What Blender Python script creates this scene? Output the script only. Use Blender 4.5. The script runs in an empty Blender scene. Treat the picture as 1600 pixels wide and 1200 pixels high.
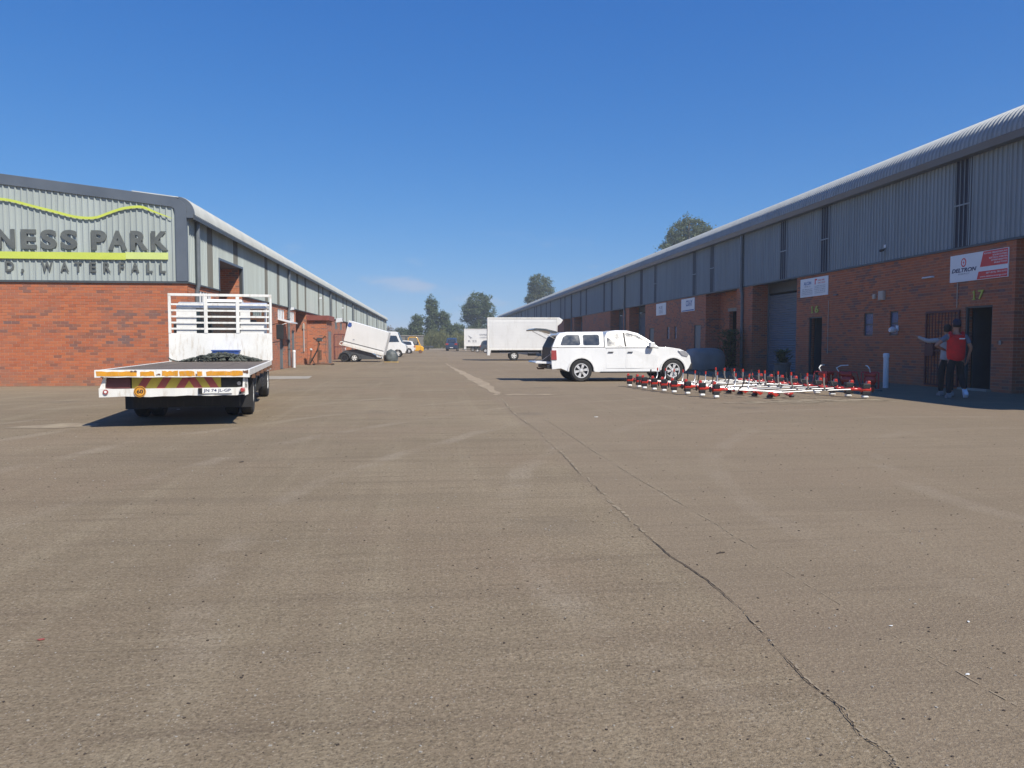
import bpy, bmesh, math, random
from mathutils import Vector, Matrix
random.seed(7)
R = math.radians
scn = bpy.context.scene
col = scn.collection

# ---------------------------------------------------------------- camera, sky, sun, exposure
cam = bpy.data.cameras.new('camera'); cam.sensor_width = 36; cam.lens = 27.0
cam.clip_start = 0.1; cam.clip_end = 4000
co = bpy.data.objects.new('camera', cam); col.objects.link(co)
co.location = (0, 0, 1.3); co.rotation_euler = (R(90 - 3.05), 0, R(-6.1))
scn.camera = co
SUN = Vector((.55, -.75, 1)).normalized()
SUN_EL = math.asin(SUN.z); SUN_ROT = math.atan2(SUN.x, SUN.y)
w = bpy.data.worlds.new('World'); scn.world = w; w.use_nodes = True
nt = w.node_tree; nt.nodes.clear()
sky = nt.nodes.new('ShaderNodeTexSky'); sky.sky_type = 'NISHITA'; sky.sun_disc = False
sky.sun_elevation = SUN_EL; sky.sun_rotation = SUN_ROT
sky.air_density = 0.9; sky.dust_density = 0.0; sky.ozone_density = 2.0; sky.altitude = 600
bg = nt.nodes.new('ShaderNodeBackground'); bg.inputs['Strength'].default_value = 0.11
wo = nt.nodes.new('ShaderNodeOutputWorld')
# a few faint fair-weather clouds low over the whole horizon
tc = nt.nodes.new('ShaderNodeTexCoord'); sx = nt.nodes.new('ShaderNodeSeparateXYZ')
nt.links.new(tc.outputs['Generated'], sx.inputs[0])
mp = nt.nodes.new('ShaderNodeMapping'); mp.inputs['Scale'].default_value = (9, 9, 30)
mp.inputs['Location'].default_value = (2.35, 1.4, 0.5)
nt.links.new(tc.outputs['Generated'], mp.inputs[0])
nz = nt.nodes.new('ShaderNodeTexNoise'); nz.inputs['Scale'].default_value = 1.0
nz.inputs['Detail'].default_value = 6; nz.inputs['Roughness'].default_value = .5
nt.links.new(mp.outputs[0], nz.inputs['Vector'])
def wmr(src, a, b, c, d):
    m = nt.nodes.new('ShaderNodeMapRange'); m.interpolation_type = 'SMOOTHSTEP'
    nt.links.new(src, m.inputs[0])
    for k, v in zip((1, 2, 3, 4), (a, b, c, d)): m.inputs[k].default_value = v
    return m.outputs[0]
c1 = wmr(nz.outputs['Fac'], .56, .74, 0, .5)
c2 = wmr(sx.outputs['Z'], .07, .16, 1, 0)
mm = nt.nodes.new('ShaderNodeMath'); mm.operation = 'MULTIPLY'
nt.links.new(c1, mm.inputs[0]); nt.links.new(c2, mm.inputs[1])
mx = nt.nodes.new('ShaderNodeMix'); mx.data_type = 'RGBA'
mx.inputs['B'].default_value = (4.3, 4.6, 5.5, 1)
# one global colour response for the whole sky (deep clear-day blue of this camera)
def grade(src, x0, p, t0):
    a = nt.nodes.new('ShaderNodeMath'); a.operation = 'MULTIPLY'; nt.links.new(src, a.inputs[0]); a.inputs[1].default_value = .131 / x0
    b = nt.nodes.new('ShaderNodeMath'); b.operation = 'POWER'; nt.links.new(a.outputs[0], b.inputs[0]); b.inputs[1].default_value = p
    c = nt.nodes.new('ShaderNodeMath'); c.operation = 'MULTIPLY'; nt.links.new(b.outputs[0], c.inputs[0]); c.inputs[1].default_value = t0 / .131
    return c.outputs[0]
sc_ = nt.nodes.new('ShaderNodeSeparateColor'); nt.links.new(sky.outputs[0], sc_.inputs[0])
cc_ = nt.nodes.new('ShaderNodeCombineColor')
nt.links.new(grade(sc_.outputs[0], .207, 1.30, .052), cc_.inputs[0])
nt.links.new(grade(sc_.outputs[1], .286, .80, .192), cc_.inputs[1])
nt.links.new(grade(sc_.outputs[2], .476, .48, .555), cc_.inputs[2])
nt.links.new(mm.outputs[0], mx.inputs['Factor']); nt.links.new(cc_.outputs[0], mx.inputs['A'])
nt.links.new(mx.outputs['Result'], bg.inputs['Color']); nt.links.new(bg.outputs[0], wo.inputs[0])
sl = bpy.data.lights.new('sun', 'SUN'); sl.energy = 5.0; sl.angle = R(.5); sl.color = (1, .94, .84)
so = bpy.data.objects.new('sun', sl); col.objects.link(so)
so.rotation_euler = (-SUN).to_track_quat('-Z', 'Y').to_euler()
vs = scn.view_settings; vs.view_transform = 'Standard'; vs.look = 'None'; vs.gamma = 1
vs.use_curve_mapping = False; vs.exposure = 0.25
scn.render.engine = 'CYCLES'

# ---------------------------------------------------------------- materials
def nodes(name):
    m = bpy.data.materials.new(name); m.use_nodes = True
    return m, m.node_tree, m.node_tree.nodes['Principled BSDF']
def N(t, kind, **kw):
    n = t.nodes.new('ShaderNode' + kind)
    for k, v in kw.items():
        if hasattr(n, k): setattr(n, k, v)
    return n
def noise(t, vec, scale, detail=4, rough=.55):
    n = N(t, 'TexNoise'); n.inputs['Scale'].default_value = scale
    n.inputs['Detail'].default_value = detail; n.inputs['Roughness'].default_value = rough
    if vec is not None: t.links.new(vec, n.inputs['Vector'])
    return n.outputs['Fac']
def mrange(t, src, a, b, c, d):
    n = N(t, 'MapRange'); t.links.new(src, n.inputs[0])
    for k, v in zip((1, 2, 3, 4), (a, b, c, d)): n.inputs[k].default_value = v
    return n.outputs[0]
def mixc(t, fac, a, b):
    n = N(t, 'Mix', data_type='RGBA')
    if isinstance(fac, float): n.inputs['Factor'].default_value = fac
    else: t.links.new(fac, n.inputs['Factor'])
    for key, v in (('A', a), ('B', b)):
        if isinstance(v, tuple): n.inputs[key].default_value = (*v, 1)
        else: t.links.new(v, n.inputs[key])
    return n.outputs['Result']
def math_(t, op, a, b=None):
    n = N(t, 'Math', operation=op)
    for i, v in enumerate((a, b)):
        if v is None: continue
        if isinstance(v, (int, float)): n.inputs[i].default_value = v
        else: t.links.new(v, n.inputs[i])
    return n.outputs[0]
def pos(t, scale=(1, 1, 1), obj=False):
    g = N(t, 'TexCoord').outputs['Object'] if obj else N(t, 'NewGeometry').outputs['Position']
    m = N(t, 'Mapping'); m.inputs['Scale'].default_value = scale
    t.links.new(g, m.inputs[0]); return m.outputs[0]
def bump(t, b, h, strength=.3, dist=.01):
    n = N(t, 'Bump'); n.inputs['Strength'].default_value = strength; n.inputs['Distance'].default_value = dist
    t.links.new(h, n.inputs['Height']); t.links.new(n.outputs[0], b.inputs['Normal'])
def mat(name, c, rough=.6, metal=0, var=.12, dirt=None, dirt_amt=.5, scale=3, coat=0, bmp=0, obj=True, spec=.5):
    """painted/plain surface with tonal mottling, fine grime and roughness variation"""
    m, t, b = nodes(name)
    v = pos(t, obj=obj)
    n1 = noise(t, v, scale, 6, .6)
    c2 = tuple(x * (1 - var * 2) for x in c); c3 = tuple(min(1, x * (1 + var)) for x in c)
    out = mixc(t, mrange(t, n1, .3, .7, 0, 1), c2, c3)
    if dirt:
        vv = pos(t, (3, 3, .6), obj=obj)
        n2 = noise(t, vv, scale * 2, 8, .65)
        out = mixc(t, mrange(t, n2, .52, .75, 0, dirt_amt), out, dirt)
    t.links.new(out, b.inputs['Base Color'])
    t.links.new(mrange(t, n1, .3, .7, max(.02, rough - .08), min(1, rough + .1)), b.inputs['Roughness'])
    b.inputs['Metallic'].default_value = metal; b.inputs['Coat Weight'].default_value = coat
    b.inputs['Coat Roughness'].default_value = .08
    b.inputs['Specular IOR Level'].default_value = spec
    if bmp: bump(t, b, noise(t, v, scale * 25, 3), bmp, .004)
    return m
M = {}
M['white'] = mat('white_vehicle_paint', (.78, .78, .76), .3, coat=.6, var=.03, dirt=(.45, .42, .37), dirt_amt=.25, scale=1.2)
M['whitebox'] = mat('white_box_body', (.80, .80, .78), .5, var=.03, dirt=(.5, .47, .4), dirt_amt=.3, scale=.8)
M['oldwhite'] = mat('worn_white_paint', (.80, .79, .74), .45, var=.04, dirt=(.42, .33, .22), dirt_amt=.7, scale=2.2)
M['rust'] = mat('rusty_steel', (.17, .085, .05), .85, var=.3, dirt=(.06, .045, .035), scale=8, bmp=.4)
M['tyre'] = mat('tyre_rubber', (.028, .028, .028), .85, var=.2, dirt=(.13, .11, .09), dirt_amt=.4, scale=5)
M['rim'] = mat('alloy_rim', (.70, .70, .70), .35, .15, var=.05, scale=5)
M['rimw'] = mat('white_steel_rim', (.72, .72, .70), .5, var=.05, dirt=(.3, .26, .2), scale=8)
M['black'] = mat('black_plastic', (.02, .02, .022), .55, var=.2)
M['chassis'] = mat('chassis_black', (.022, .021, .02), .8, var=.3, dirt=(.07, .055, .045), scale=5)
M['glass'] = mat('dark_glass', (.03, .034, .036), .16, var=.1, spec=1.0, coat=1)
M['cabglass'] = None
M['red_lamp'] = mat('red_lamp', (.36, .05, .05), .15, coat=1, var=.1)
M['lamp'] = mat('clear_lamp', (.5, .5, .52), .12, .3, coat=1, var=.1)
M['deck'] = mat('deck_steel', (.15, .12, .092), .75, var=.18, dirt=(.20, .17, .13), scale=2.5, bmp=.3)
M['tape'] = mat('amber_reflective_tape', (.68, .30, .015), .45, var=.12, dirt=(.42, .33, .24), dirt_amt=.8, scale=9)
M['yellow'] = mat('faded_yellow', (.55, .42, .05), .5, var=.12, dirt=(.3, .25, .15), scale=4)
M['chevred'] = mat('chevron_red', (.38, .07, .06), .5, var=.12, dirt=(.2, .12, .1), scale=4)
M['dkred'] = mat('dark_red_panel', (.13, .035, .035), .6)
M['plate'] = mat('number_plate', (.78, .78, .74), .4, var=.03)
M['ink'] = mat('black_print', (.02, .02, .025), .6, var=.05)
M['navy'] = mat('navy_print', (.01, .02, .10), .5, var=.05)
M['blueprint'] = mat('blue_print', (.03, .12, .35), .5, var=.05)
M['redprint'] = mat('red_print', (.70, .045, .04), .45, var=.04)
M['signwhite'] = mat('sign_white', (.80, .80, .80), .4, var=.02)
M['greyprint'] = mat('grey_print', (.35, .36, .38), .6, var=.05)
M['letter'] = mat('dark_grey_letter', (.125, .135, .125), .5, var=.1)
M['lime'] = mat('lime_green_acrylic', (.56, .64, .10), .4, var=.03)
M['lime2'] = mat('paler_lime_green_acrylic', (.60, .69, .22), .4, var=.03)
M['flash'] = mat('slate_blue_flashing', (.115, .135, .16), .4, var=.08, scale=1)
M['drip'] = mat('dark_drip_flashing', (.07, .08, .085), .5, var=.1)
M['pipe'] = mat('grey_downpipe', (.14, .16, .175), .45, var=.08)
M['crate'] = mat('blue_crate', (.045, .10, .33), .5, var=.1)
M['cable'] = mat('grey_green_cable', (.075, .085, .07), .6, var=.25, scale=6)
M['red'] = mat('red_machine_paint', (.55, .035, .02), .35, coat=.4, var=.1, scale=8)
M['steel'] = mat('aluminium_tube', (.55, .55, .54), .38, .75, var=.05)
M['tank'] = mat('white_fuel_tank', (.78, .78, .74), .4, var=.03)
M['orange'] = mat('forklift_yellow', (.80, .42, .02), .4, var=.08, coat=.3)
M['dkblue'] = mat('dark_blue_paint', (.022, .045, .10), .3, coat=.7, var=.08)
M['gunmetal'] = mat('gunmetal_paint', (.07, .078, .085), .3, coat=.7, var=.08)
M['concrete'] = mat('pale_concrete', (.34, .31, .26), .9, var=.1, scale=3, bmp=.3)
M['greywall'] = mat('grey_rendered_wall', (.20, .19, .165), .9, var=.15, scale=1)
M['shutter'] = mat('blue_grey_shutter', (.17, .20, .235), .45, var=.08, scale=2, dirt=(.1, .09, .08), dirt_amt=.4)
M['doorgrey'] = mat('grey_door', (.16, .175, .18), .5, var=.08)
M['maroon'] = mat('maroon_steel', (.10, .02, .025), .5, var=.15)
M['maroonslab'] = mat('red_painted_slab', (.26, .075, .055), .8, var=.12, dirt=(.16, .06, .05), scale=2)
M['pvc'] = mat('white_pvc', (.72, .74, .76), .35, var=.03, dirt=(.4, .38, .35), dirt_amt=.3)
M['numgreen'] = mat('yellow_green_number', (.45, .50, .08), .5, var=.05)
M['alarm'] = mat('beige_box', (.50, .43, .36), .6, var=.05)
M['glasspane'] = mat('blue_tinted_pane', (.05, .10, .22), .25, var=.2)
M['skin'] = mat('skin', (.36, .19, .125), .5, var=.06, scale=8)
M['vest'] = mat('red_vest', (.62, .022, .022), .85, var=.12, scale=9)
M['greyshirt'] = mat('grey_blue_shirt', (.13, .16, .22), .9, var=.1, scale=9)
M['sleeve'] = mat('pale_grey_sleeve', (.42, .42, .43), .9, var=.1, scale=9)
M['trouser'] = mat('black_trousers', (.016, .017, .02), .9, var=.2, scale=9)
M['cap'] = mat('navy_cap', (.018, .022, .05), .8, var=.1)
M['shoe'] = mat('pale_trainer', (.62, .66, .74), .6, var=.06)
M['shoeg'] = mat('grey_trainer', (.25, .25, .26), .6, var=.3, scale=20)
M['hair'] = mat('dark_hair', (.02, .015, .012), .8)
M['tarp'] = mat('blue_grey_tarpaulin', (.31, .285, .26), .6, var=.12, scale=1.5)
M['dktarp'] = mat('dark_grey_tarpaulin', (.085, .10, .10), .6, var=.2, scale=3)
M['pot'] = mat('grey_plant_pot', (.16, .16, .15), .9, var=.1)
M['wood'] = mat('yellow_timber', (.60, .40, .10), .7, var=.12)
M['bark'] = mat('bark', (.16, .13, .10), .95, var=.25, scale=3, bmp=.4)
M['inside'] = mat('dark_interior', (.05, .05, .05), .95)
M['dust'] = mat('pale_dust_on_deck', (.30, .26, .21), .9, var=.2, scale=6)
def glass_mat():
    m, t, b = nodes('window_glass')
    b.inputs['Base Color'].default_value = (.72, .78, .78, 1); b.inputs['Roughness'].default_value = .02
    tr = N(t, 'BsdfTransparent'); tr.inputs[0].default_value = (.62, .68, .68, 1)
    gl = N(t, 'BsdfGlossy'); gl.inputs['Roughness'].default_value = .03
    fr = N(t, 'Fresnel'); fr.inputs[0].default_value = 1.5
    mx = N(t, 'MixShader'); t.links.new(fr.outputs[0], mx.inputs[0])
    t.links.new(tr.outputs[0], mx.inputs[1]); t.links.new(gl.outputs[0], mx.inputs[2])
    t.links.new(mx.outputs[0], t.nodes['Material Output'].inputs[0])
    return m
M['cabglass'] = glass_mat()

BU, BV = .232, .085
def brick_mat():
    m, t, b = nodes('red_face_brick')
    g = N(t, 'NewGeometry').outputs['Position']
    s = N(t, 'SeparateXYZ'); t.links.new(g, s.inputs[0])
    u = math_(t, 'ADD', math_(t, 'ADD', s.outputs['X'], s.outputs['Y']), 500 * BU)
    zr = math_(t, 'DIVIDE', s.outputs['Z'], BV)
    row = math_(t, 'FLOOR', math_(t, 'ADD', zr, .0001)); fz = math_(t, 'FRACT', zr)
    off = math_(t, 'MULTIPLY', math_(t, 'MODULO', row, 2), .5)
    uu = math_(t, 'ADD', math_(t, 'DIVIDE', u, BU), off)
    cell = math_(t, 'FLOOR', uu); fu = math_(t, 'FRACT', uu)
    cv = N(t, 'CombineXYZ'); t.links.new(cell, cv.inputs[0]); t.links.new(row, cv.inputs[1])
    wn = N(t, 'TexWhiteNoise'); t.links.new(cv.outputs[0], wn.inputs['Vector'])
    cv2 = N(t, 'CombineXYZ'); t.links.new(cell, cv2.inputs[0]); t.links.new(math_(t, 'MULTIPLY', row, .7), cv2.inputs[1])
    big = noise(t, cv2.outputs[0], .16, 3, .6)
    rp = N(t, 'ValToRGB'); e = rp.color_ramp.elements
    e[0].position = 0; e[0].color = (.36, .10, .040, 1)
    e[1].position = 1; e[1].color = (.16, .095, .09, 1)
    for p, c in ((.25, (.52, .155, .055)), (.45, (.45, .118, .042)), (.6, (.40, .135, .066)), (.72, (.26, .095, .055)), (.86, (.19, .10, .085))):
        x = e.new(p); x.color = (*c, 1)
    fac = math_(t, 'ADD', math_(t, 'MULTIPLY', wn.outputs['Value'], .62), mrange(t, big, .42, .68, 0.0, .42))
    t.links.new(fac, rp.inputs[0])
    fine = noise(t, g, 45, 5, .7)
    c = mixc(t, mrange(t, fine, .3, .75, .0, .35), rp.outputs[0], (.26, .15, .11))
    # mortar joints (10 mm)
    du = math_(t, 'MINIMUM', fu, math_(t, 'SUBTRACT', 1, fu)); dz = math_(t, 'MINIMUM', fz, math_(t, 'SUBTRACT', 1, fz))
    mo = math_(t, 'MAXIMUM', math_(t, 'LESS_THAN', du, .0215), math_(t, 'LESS_THAN', dz, .058))
    c = mixc(t, mo, c, (.46, .30, .22))
    low = mrange(t, s.outputs['Z'], 0, .55, 1, 0)
    dn = noise(t, g, 3.2, 5)
    c = mixc(t, math_(t, 'MULTIPLY', low, mrange(t, dn, .3, .7, .1, .7)), c, (.25, .165, .11))
    n3 = noise(t, pos(t, (1, 1, .25)), .9, 4)
    c = mixc(t, mrange(t, n3, .5, .8, 0, .22), c, (.30, .21, .17))
    t.links.new(c, b.inputs['Base Color']); b.inputs['Roughness'].default_value = .85
    h = math_(t, 'SUBTRACT', fine, math_(t, 'MULTIPLY', mo, 1.0))
    bump(t, b, h, .5, .004)
    return m
M['brick'] = brick_mat()
def clad_mat(name, c, dark=.75):
    m, t, b = nodes(name)
    n1 = noise(t, pos(t, (1, 1, .12)), 2.3, 6, .6)
    n2 = noise(t, pos(t, (.6, .6, .6)), .55, 4)
    oi = N(t, 'ObjectInfo').outputs['Random']
    a = mixc(t, mrange(t, n1, .3, .75, 0, 1), c, tuple(x * dark for x in c))
    a = mixc(t, mrange(t, n2, .4, .7, 0, .3), a, tuple(x * .85 for x in (c[0] * 1.05, c[1], c[2] * .9)))
    n4 = noise(t, pos(t, (7, 7, .22)), 1.0, 6, .7)
    a = mixc(t, mrange(t, n4, .55, .74, 0, .38), a, (c[0] * .62, c[1] * .58, c[2] * .52))
    a = mixc(t, mrange(t, oi, 0, 1, 0, .16), a, tuple(x * .7 for x in c))
    t.links.new(a, b.inputs['Base Color']); b.inputs['Roughness'].default_value = .5
    b.inputs['Specular IOR Level'].default_value = .4
    return m
M['clad'] = clad_mat('grey_ibr_cladding', (.43, .48, .46))
M['cladr'] = clad_mat('shade_toned_ibr_cladding', (.30, .345, .37))  # same sheeting as the left wall, with bluish shade put into the colour
M['roofm'] = clad_mat('pale_grey_roof_sheet', (.46, .48, .46))
M['roofr'] = clad_mat('shade_toned_roof_sheet', (.36, .39, .41))  # copy of the pale roof sheet, darkened to carry the eave shade in its colour
M['strip'] = clad_mat('weathered_translucent_sheet', (.17, .165, .14))
M['stripr'] = clad_mat('dark_translucent_sheet', (.06, .07, .10))

def ground_mat():
    m, t, b = nodes('worn_yard_surface')
    p = pos(t)
    n_big = noise(t, p, .11, 5, .6); n_mid = noise(t, p, .75, 6, .65)
    n_fine = noise(t, p, 26, 5, .72); n_gr = noise(t, p, 95, 3, .7)
    streak = noise(t, pos(t, (2.6, .09, 1)), 1.0, 5, .6)          # wheel tracks along the yard
    cross = noise(t, pos(t, (.12, 1.5, 1)), .8, 5, .6)
    c = mixc(t, mrange(t, n_big, .38, .62, 0, 1), (.238, .186, .124), (.322, .257, .174))
    c = mixc(t, mrange(t, n_mid, .42, .75, 0, .45), c, (.185, .148, .096))
    c = mixc(t, mrange(t, streak, .52, .78, 0, .55), c, (.365, .305, .205))
    c = mixc(t, mrange(t, cross, .55, .8, 0, .4), c, (.365, .305, .205))
    scr = noise(t, pos(t, (.55, 7, 1)), 1.3, 7, .7)      # fine drag marks across the yard
    c = mixc(t, math_(t, 'MULTIPLY', mrange(t, scr, .56, .70, 0, .5), mrange(t, n_mid, .38, .6, 0, 1)), c, (.37, .31, .215))
    c = mixc(t, mrange(t, scr, .47, .33, 0, .55), c, (.15, .115, .08))
    s3 = noise(t, pos(t, (.16, 2.4, 1)), 1.0, 6, .65)
    c = mixc(t, mrange(t, s3, .50, .66, 0, .42), c, (.155, .118, .084))
    n_pt = noise(t, p, .33, 3, .5)
    c = mixc(t, mrange(t, n_pt, .50, .62, 0, .30), c, (.27, .195, .135))
    arc = N(t, 'TexWave', wave_type='RINGS', rings_direction='Z'); arc.inputs['Scale'].default_value = .17
    arc.inputs['Distortion'].default_value = 5; arc.inputs['Detail'].default_value = 3; arc.inputs['Detail Scale'].default_value = .5
    mpp = N(t, 'Mapping'); mpp.inputs['Location'].default_value = (-9, -6, 0)
    t.links.new(p, mpp.inputs[0]); t.links.new(mpp.outputs[0], arc.inputs['Vector'])
    am = math_(t, 'MULTIPLY', mrange(t, arc.outputs['Fac'], .93, 1, 0, .4), mrange(t, n_mid, .45, .6, 0, 1))
    c = mixc(t, am, c, (.41, .345, .26))
    c = mixc(t, mrange(t, n_fine, .40, .68, .0, .60), c, (.145, .115, .075))
    vo = N(t, 'TexVoronoi'); vo.inputs['Scale'].default_value = 75; t.links.new(p, vo.inputs['Vector'])
    wn = N(t, 'TexWhiteNoise'); t.links.new(vo.outputs['Position'], wn.inputs['Vector'])
    sp = math_(t, 'MULTIPLY', math_(t, 'LESS_THAN', vo.outputs['Distance'], .28), math_(t, 'GREATER_THAN', wn.outputs['Value'], .80))
    c = mixc(t, math_(t, 'MULTIPLY', sp, .55), c, (.055, .05, .045))
    sp2 = math_(t, 'MULTIPLY', math_(t, 'LESS_THAN', vo.outputs['Distance'], .26), math_(t, 'LESS_THAN', wn.outputs['Value'], .16))
    c = mixc(t, math_(t, 'MULTIPLY', sp2, .6), c, (.40, .36, .30))
    # the slab right of the long joint is smoother and a little darker, the left one has open coarse grit
    sx_ = N(t, 'SeparateXYZ'); t.links.new(p, sx_.inputs[0])
    jx = math_(t, 'ADD', sx_.outputs['X'], math_(t, 'MULTIPLY', math_(t, 'SUBTRACT', n_mid, .5), .15))
    right = mrange(t, jx, 1.40, 1.52, 0, 1); left = math_(t, 'SUBTRACT', 1, math_(t, 'MULTIPLY', right, .55))
    c = mixc(t, math_(t, 'MULTIPLY', right, .42), c, (.225, .175, .125))
    n_pit = noise(t, p, 62, 4, .75)
    c = mixc(t, math_(t, 'MULTIPLY', mrange(t, n_pit, .53, .66, 0, .75), left), c, (.085, .066, .048))
    n_p2 = noise(t, p, 27, 3, .8)
    c = mixc(t, math_(t, 'MULTIPLY', mrange(t, n_p2, .57, .68, 0, .45), left), c, (.10, .078, .056))
    c = mixc(t, mrange(t, n_pit, .47, .36, 0, .40), c, (.41, .345, .24))
    # dark oil spots
    vo2 = N(t, 'TexVoronoi'); vo2.inputs['Scale'].default_value = .42; t.links.new(p, vo2.inputs['Vector'])
    oil = mrange(t, math_(t, 'ADD', vo2.outputs['Distance'], math_(t, 'MULTIPLY', n_mid, .5)), .30, .42, .25, 0)
    c = mixc(t, oil, c, (.10, .09, .078))
    t.links.new(c, b.inputs['Base Color']); b.inputs['Roughness'].default_value = .93
    b.inputs['Specular IOR Level'].default_value = .08
    h = math_(t, 'ADD', math_(t, 'MULTIPLY', n_fine, .7), math_(t, 'SUBTRACT', math_(t, 'MULTIPLY', n_gr, .6), math_(t, 'MULTIPLY', sp, .3)))
    bump(t, b, math_(t, 'SUBTRACT', h, math_(t, 'MULTIPLY', n_pit, .8)), .7, .012)
    return m
M['ground'] = ground_mat()
def soft_sheet_mat(name, c, c2, sc):
    m, t, b = nodes(name)
    n = noise(t, pos(t), sc, 6, .65)
    t.links.new(mixc(t, mrange(t, n, .35, .65, 0, 1), c, c2), b.inputs['Base Color'])
    b.inputs['Roughness'].default_value = .95; b.inputs['Specular IOR Level'].default_value = .25
    return m
M['sand'] = soft_sheet_mat('pale_silt', (.39, .31, .21), (.25, .20, .14), 1.8)
M['sandp'] = soft_sheet_mat('thin_silt', (.34, .28, .19), (.25, .20, .14), 3.5)
M['crack'] = soft_sheet_mat('open_joint', (.045, .036, .03), (.09, .07, .055), 9)
M['seal'] = soft_sheet_mat('joint_edge', (.32, .26, .18), (.24, .195, .135), 6)
def leaf_mat(name, a, b_):
    m, t, b = nodes(name)
    oi = noise(t, pos(t), 1.1, 3)
    g = N(t, 'NewGeometry').outputs['Random Per Island']
    f = math_(t, 'ADD', math_(t, 'MULTIPLY', g, .6), math_(t, 'MULTIPLY', oi, .5))
    t.links.new(mixc(t, f, a, b_), b.inputs['Base Color']); b.inputs['Roughness'].default_value = .6
    b.inputs['Specular IOR Level'].default_value = .25
    tl = N(t, 'BsdfTranslucent'); tl.inputs[0].default_value = (b_[0], b_[1] * 1.2, b_[2] * .6, 1)
    ms = N(t, 'MixShader'); ms.inputs[0].default_value = .25
    t.links.new(b.outputs[0], ms.inputs[1]); t.links.new(tl.outputs[0], ms.inputs[2])
    t.links.new(ms.outputs[0], t.nodes['Material Output'].inputs[0])
    return m
M['leaf'] = leaf_mat('gum_leaves', (.06, .085, .05), (.16, .185, .105))
M['leafd'] = leaf_mat('conifer_leaves', (.055, .088, .048), (.145, .18, .085))
M['leafr'] = leaf_mat('hedge_reeds', (.075, .09, .035), (.20, .20, .085))
M['leafb'] = leaf_mat('dry_twigs', (.16, .14, .11), (.27, .23, .19))

# ---------------------------------------------------------------- mesh helpers
class MB:
    def __init__(s): s.v = []; s.f = []
    def add(s, vs_, fs):
        k = len(s.v); s.v += [tuple(p) for p in vs_]; s.f += [tuple(i + k for i in q) for q in fs]
    def box(s, x0, x1, y0, y1, z0, z1, m=None):
        p = [Vector((x, y, z)) for x in (x0, x1) for y in (y0, y1) for z in (z0, z1)]
        if m is not None: p = [m @ q for q in p]
        s.add(p, [(0, 1, 3, 2), (4, 6, 7, 5), (0, 4, 5, 1), (2, 3, 7, 6), (0, 2, 6, 4), (1, 5, 7, 3)])
        return s
    def prism(s, pts, ax, d0, d1):
        """outline pts (a,b) extruded along axis ax"""
        def P(a, b, d): return {'x': (d, a, b), 'y': (a, d, b), 'z': (a, b, d)}[ax]
        n = len(pts)
        s.add([P(a, b, d0) for a, b in pts] + [P(a, b, d1) for a, b in pts],
              [tuple(range(n - 1, -1, -1)), tuple(range(n, 2 * n))] + [(i, (i + 1) % n, n + (i + 1) % n, n + i) for i in range(n)])
        return s
    def tube(s, pts, r, n=8, cap=True):
        pts = [Vector(p) for p in pts]; rs = r if isinstance(r, (list, tuple)) else [r] * len(pts)
        k = len(s.v); up = None
        for i, p in enumerate(pts):
            d = (pts[min(i + 1, len(pts) - 1)] - pts[max(i - 1, 0)]).normalized()
            if up is None: up = d.orthogonal().normalized()
            else:
                up = (up - d * up.dot(d)); up = up.normalized() if up.length > 1e-6 else d.orthogonal().normalized()
            w_ = d.cross(up)
            for j in range(n):
                a = 2 * math.pi * j / n
                s.v.append(tuple(p + (up * math.cos(a) + w_ * math.sin(a)) * rs[i]))
        for i in range(len(pts) - 1):
            for j in range(n):
                a, b = k + i * n + j, k + i * n + (j + 1) % n
                s.f.append((a, b, b + n, a + n))
        if cap:
            s.f.append(tuple(k + j for j in range(n - 1, -1, -1))); e = k + (len(pts) - 1) * n
            s.f.append(tuple(e + j for j in range(n)))
        return s
    def lathe(s, prof, c, ax='y', n=20, a0=0, cap=True):
        """prof = [(radius, offset along axis)]"""
        k = len(s.v)
        for r, o in prof:
            for j in range(n):
                a = 2 * math.pi * j / n + a0; p, q = r * math.cos(a), r * math.sin(a)
                d = {'x': (o, p, q), 'y': (p, o, q), 'z': (p, q, o)}[ax]
                s.v.append((c[0] + d[0], c[1] + d[1], c[2] + d[2]))
        for i in range(len(prof) - 1):
            for j in range(n):
                a, b = k + i * n + j, k + i * n + (j + 1) % n
                s.f.append((a, b, b + n, a + n))
        if not cap: return s
        s.f.append(tuple(k + j for j in range(n))); e = k + (len(prof) - 1) * n
        s.f.append(tuple(e + j for j in range(n)))
        return s
    def mesh(s, name):
        me = bpy.data.meshes.new(name); me.from_pydata(s.v, [], s.f); me.validate()
        bm = bmesh.new(); bm.from_mesh(me); bmesh.ops.recalc_face_normals(bm, faces=bm.faces); bm.to_mesh(me); bm.free()
        return me
    def build(s, name, m, parent=None, bevel=0, seg=2, smooth=False, loc=None, flip=True):
        me = s.mesh(name); me.materials.append(m)
        o = bpy.data.objects.new(name, me); col.objects.link(o)
        if parent: o.parent = parent
        if loc: o.location = loc
        if smooth:
            for p in me.polygons: p.use_smooth = True
            if not bevel:
                try: me.set_sharp_from_angle(angle=R(40))
                except Exception: pass
        if bevel:
            b = o.modifiers.new('bevel', 'BEVEL'); b.width = bevel; b.segments = seg; b.limit_method = 'ANGLE'; b.angle_limit = R(35)
            for p in me.polygons: p.use_smooth = True
            b.harden_normals = True
        return o
def box(name, x0, x1, y0, y1, z0, z1, m, parent=None, bevel=0):
    return MB().box(x0, x1, y0, y1, z0, z1).build(name, m, parent, bevel)
def tag(o, label=None, cat=None, group=None, kind=None):
    if label: o['label'] = label
    if cat: o['category'] = cat
    if group: o['group'] = group
    if kind: o['kind'] = kind
    return o
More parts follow.
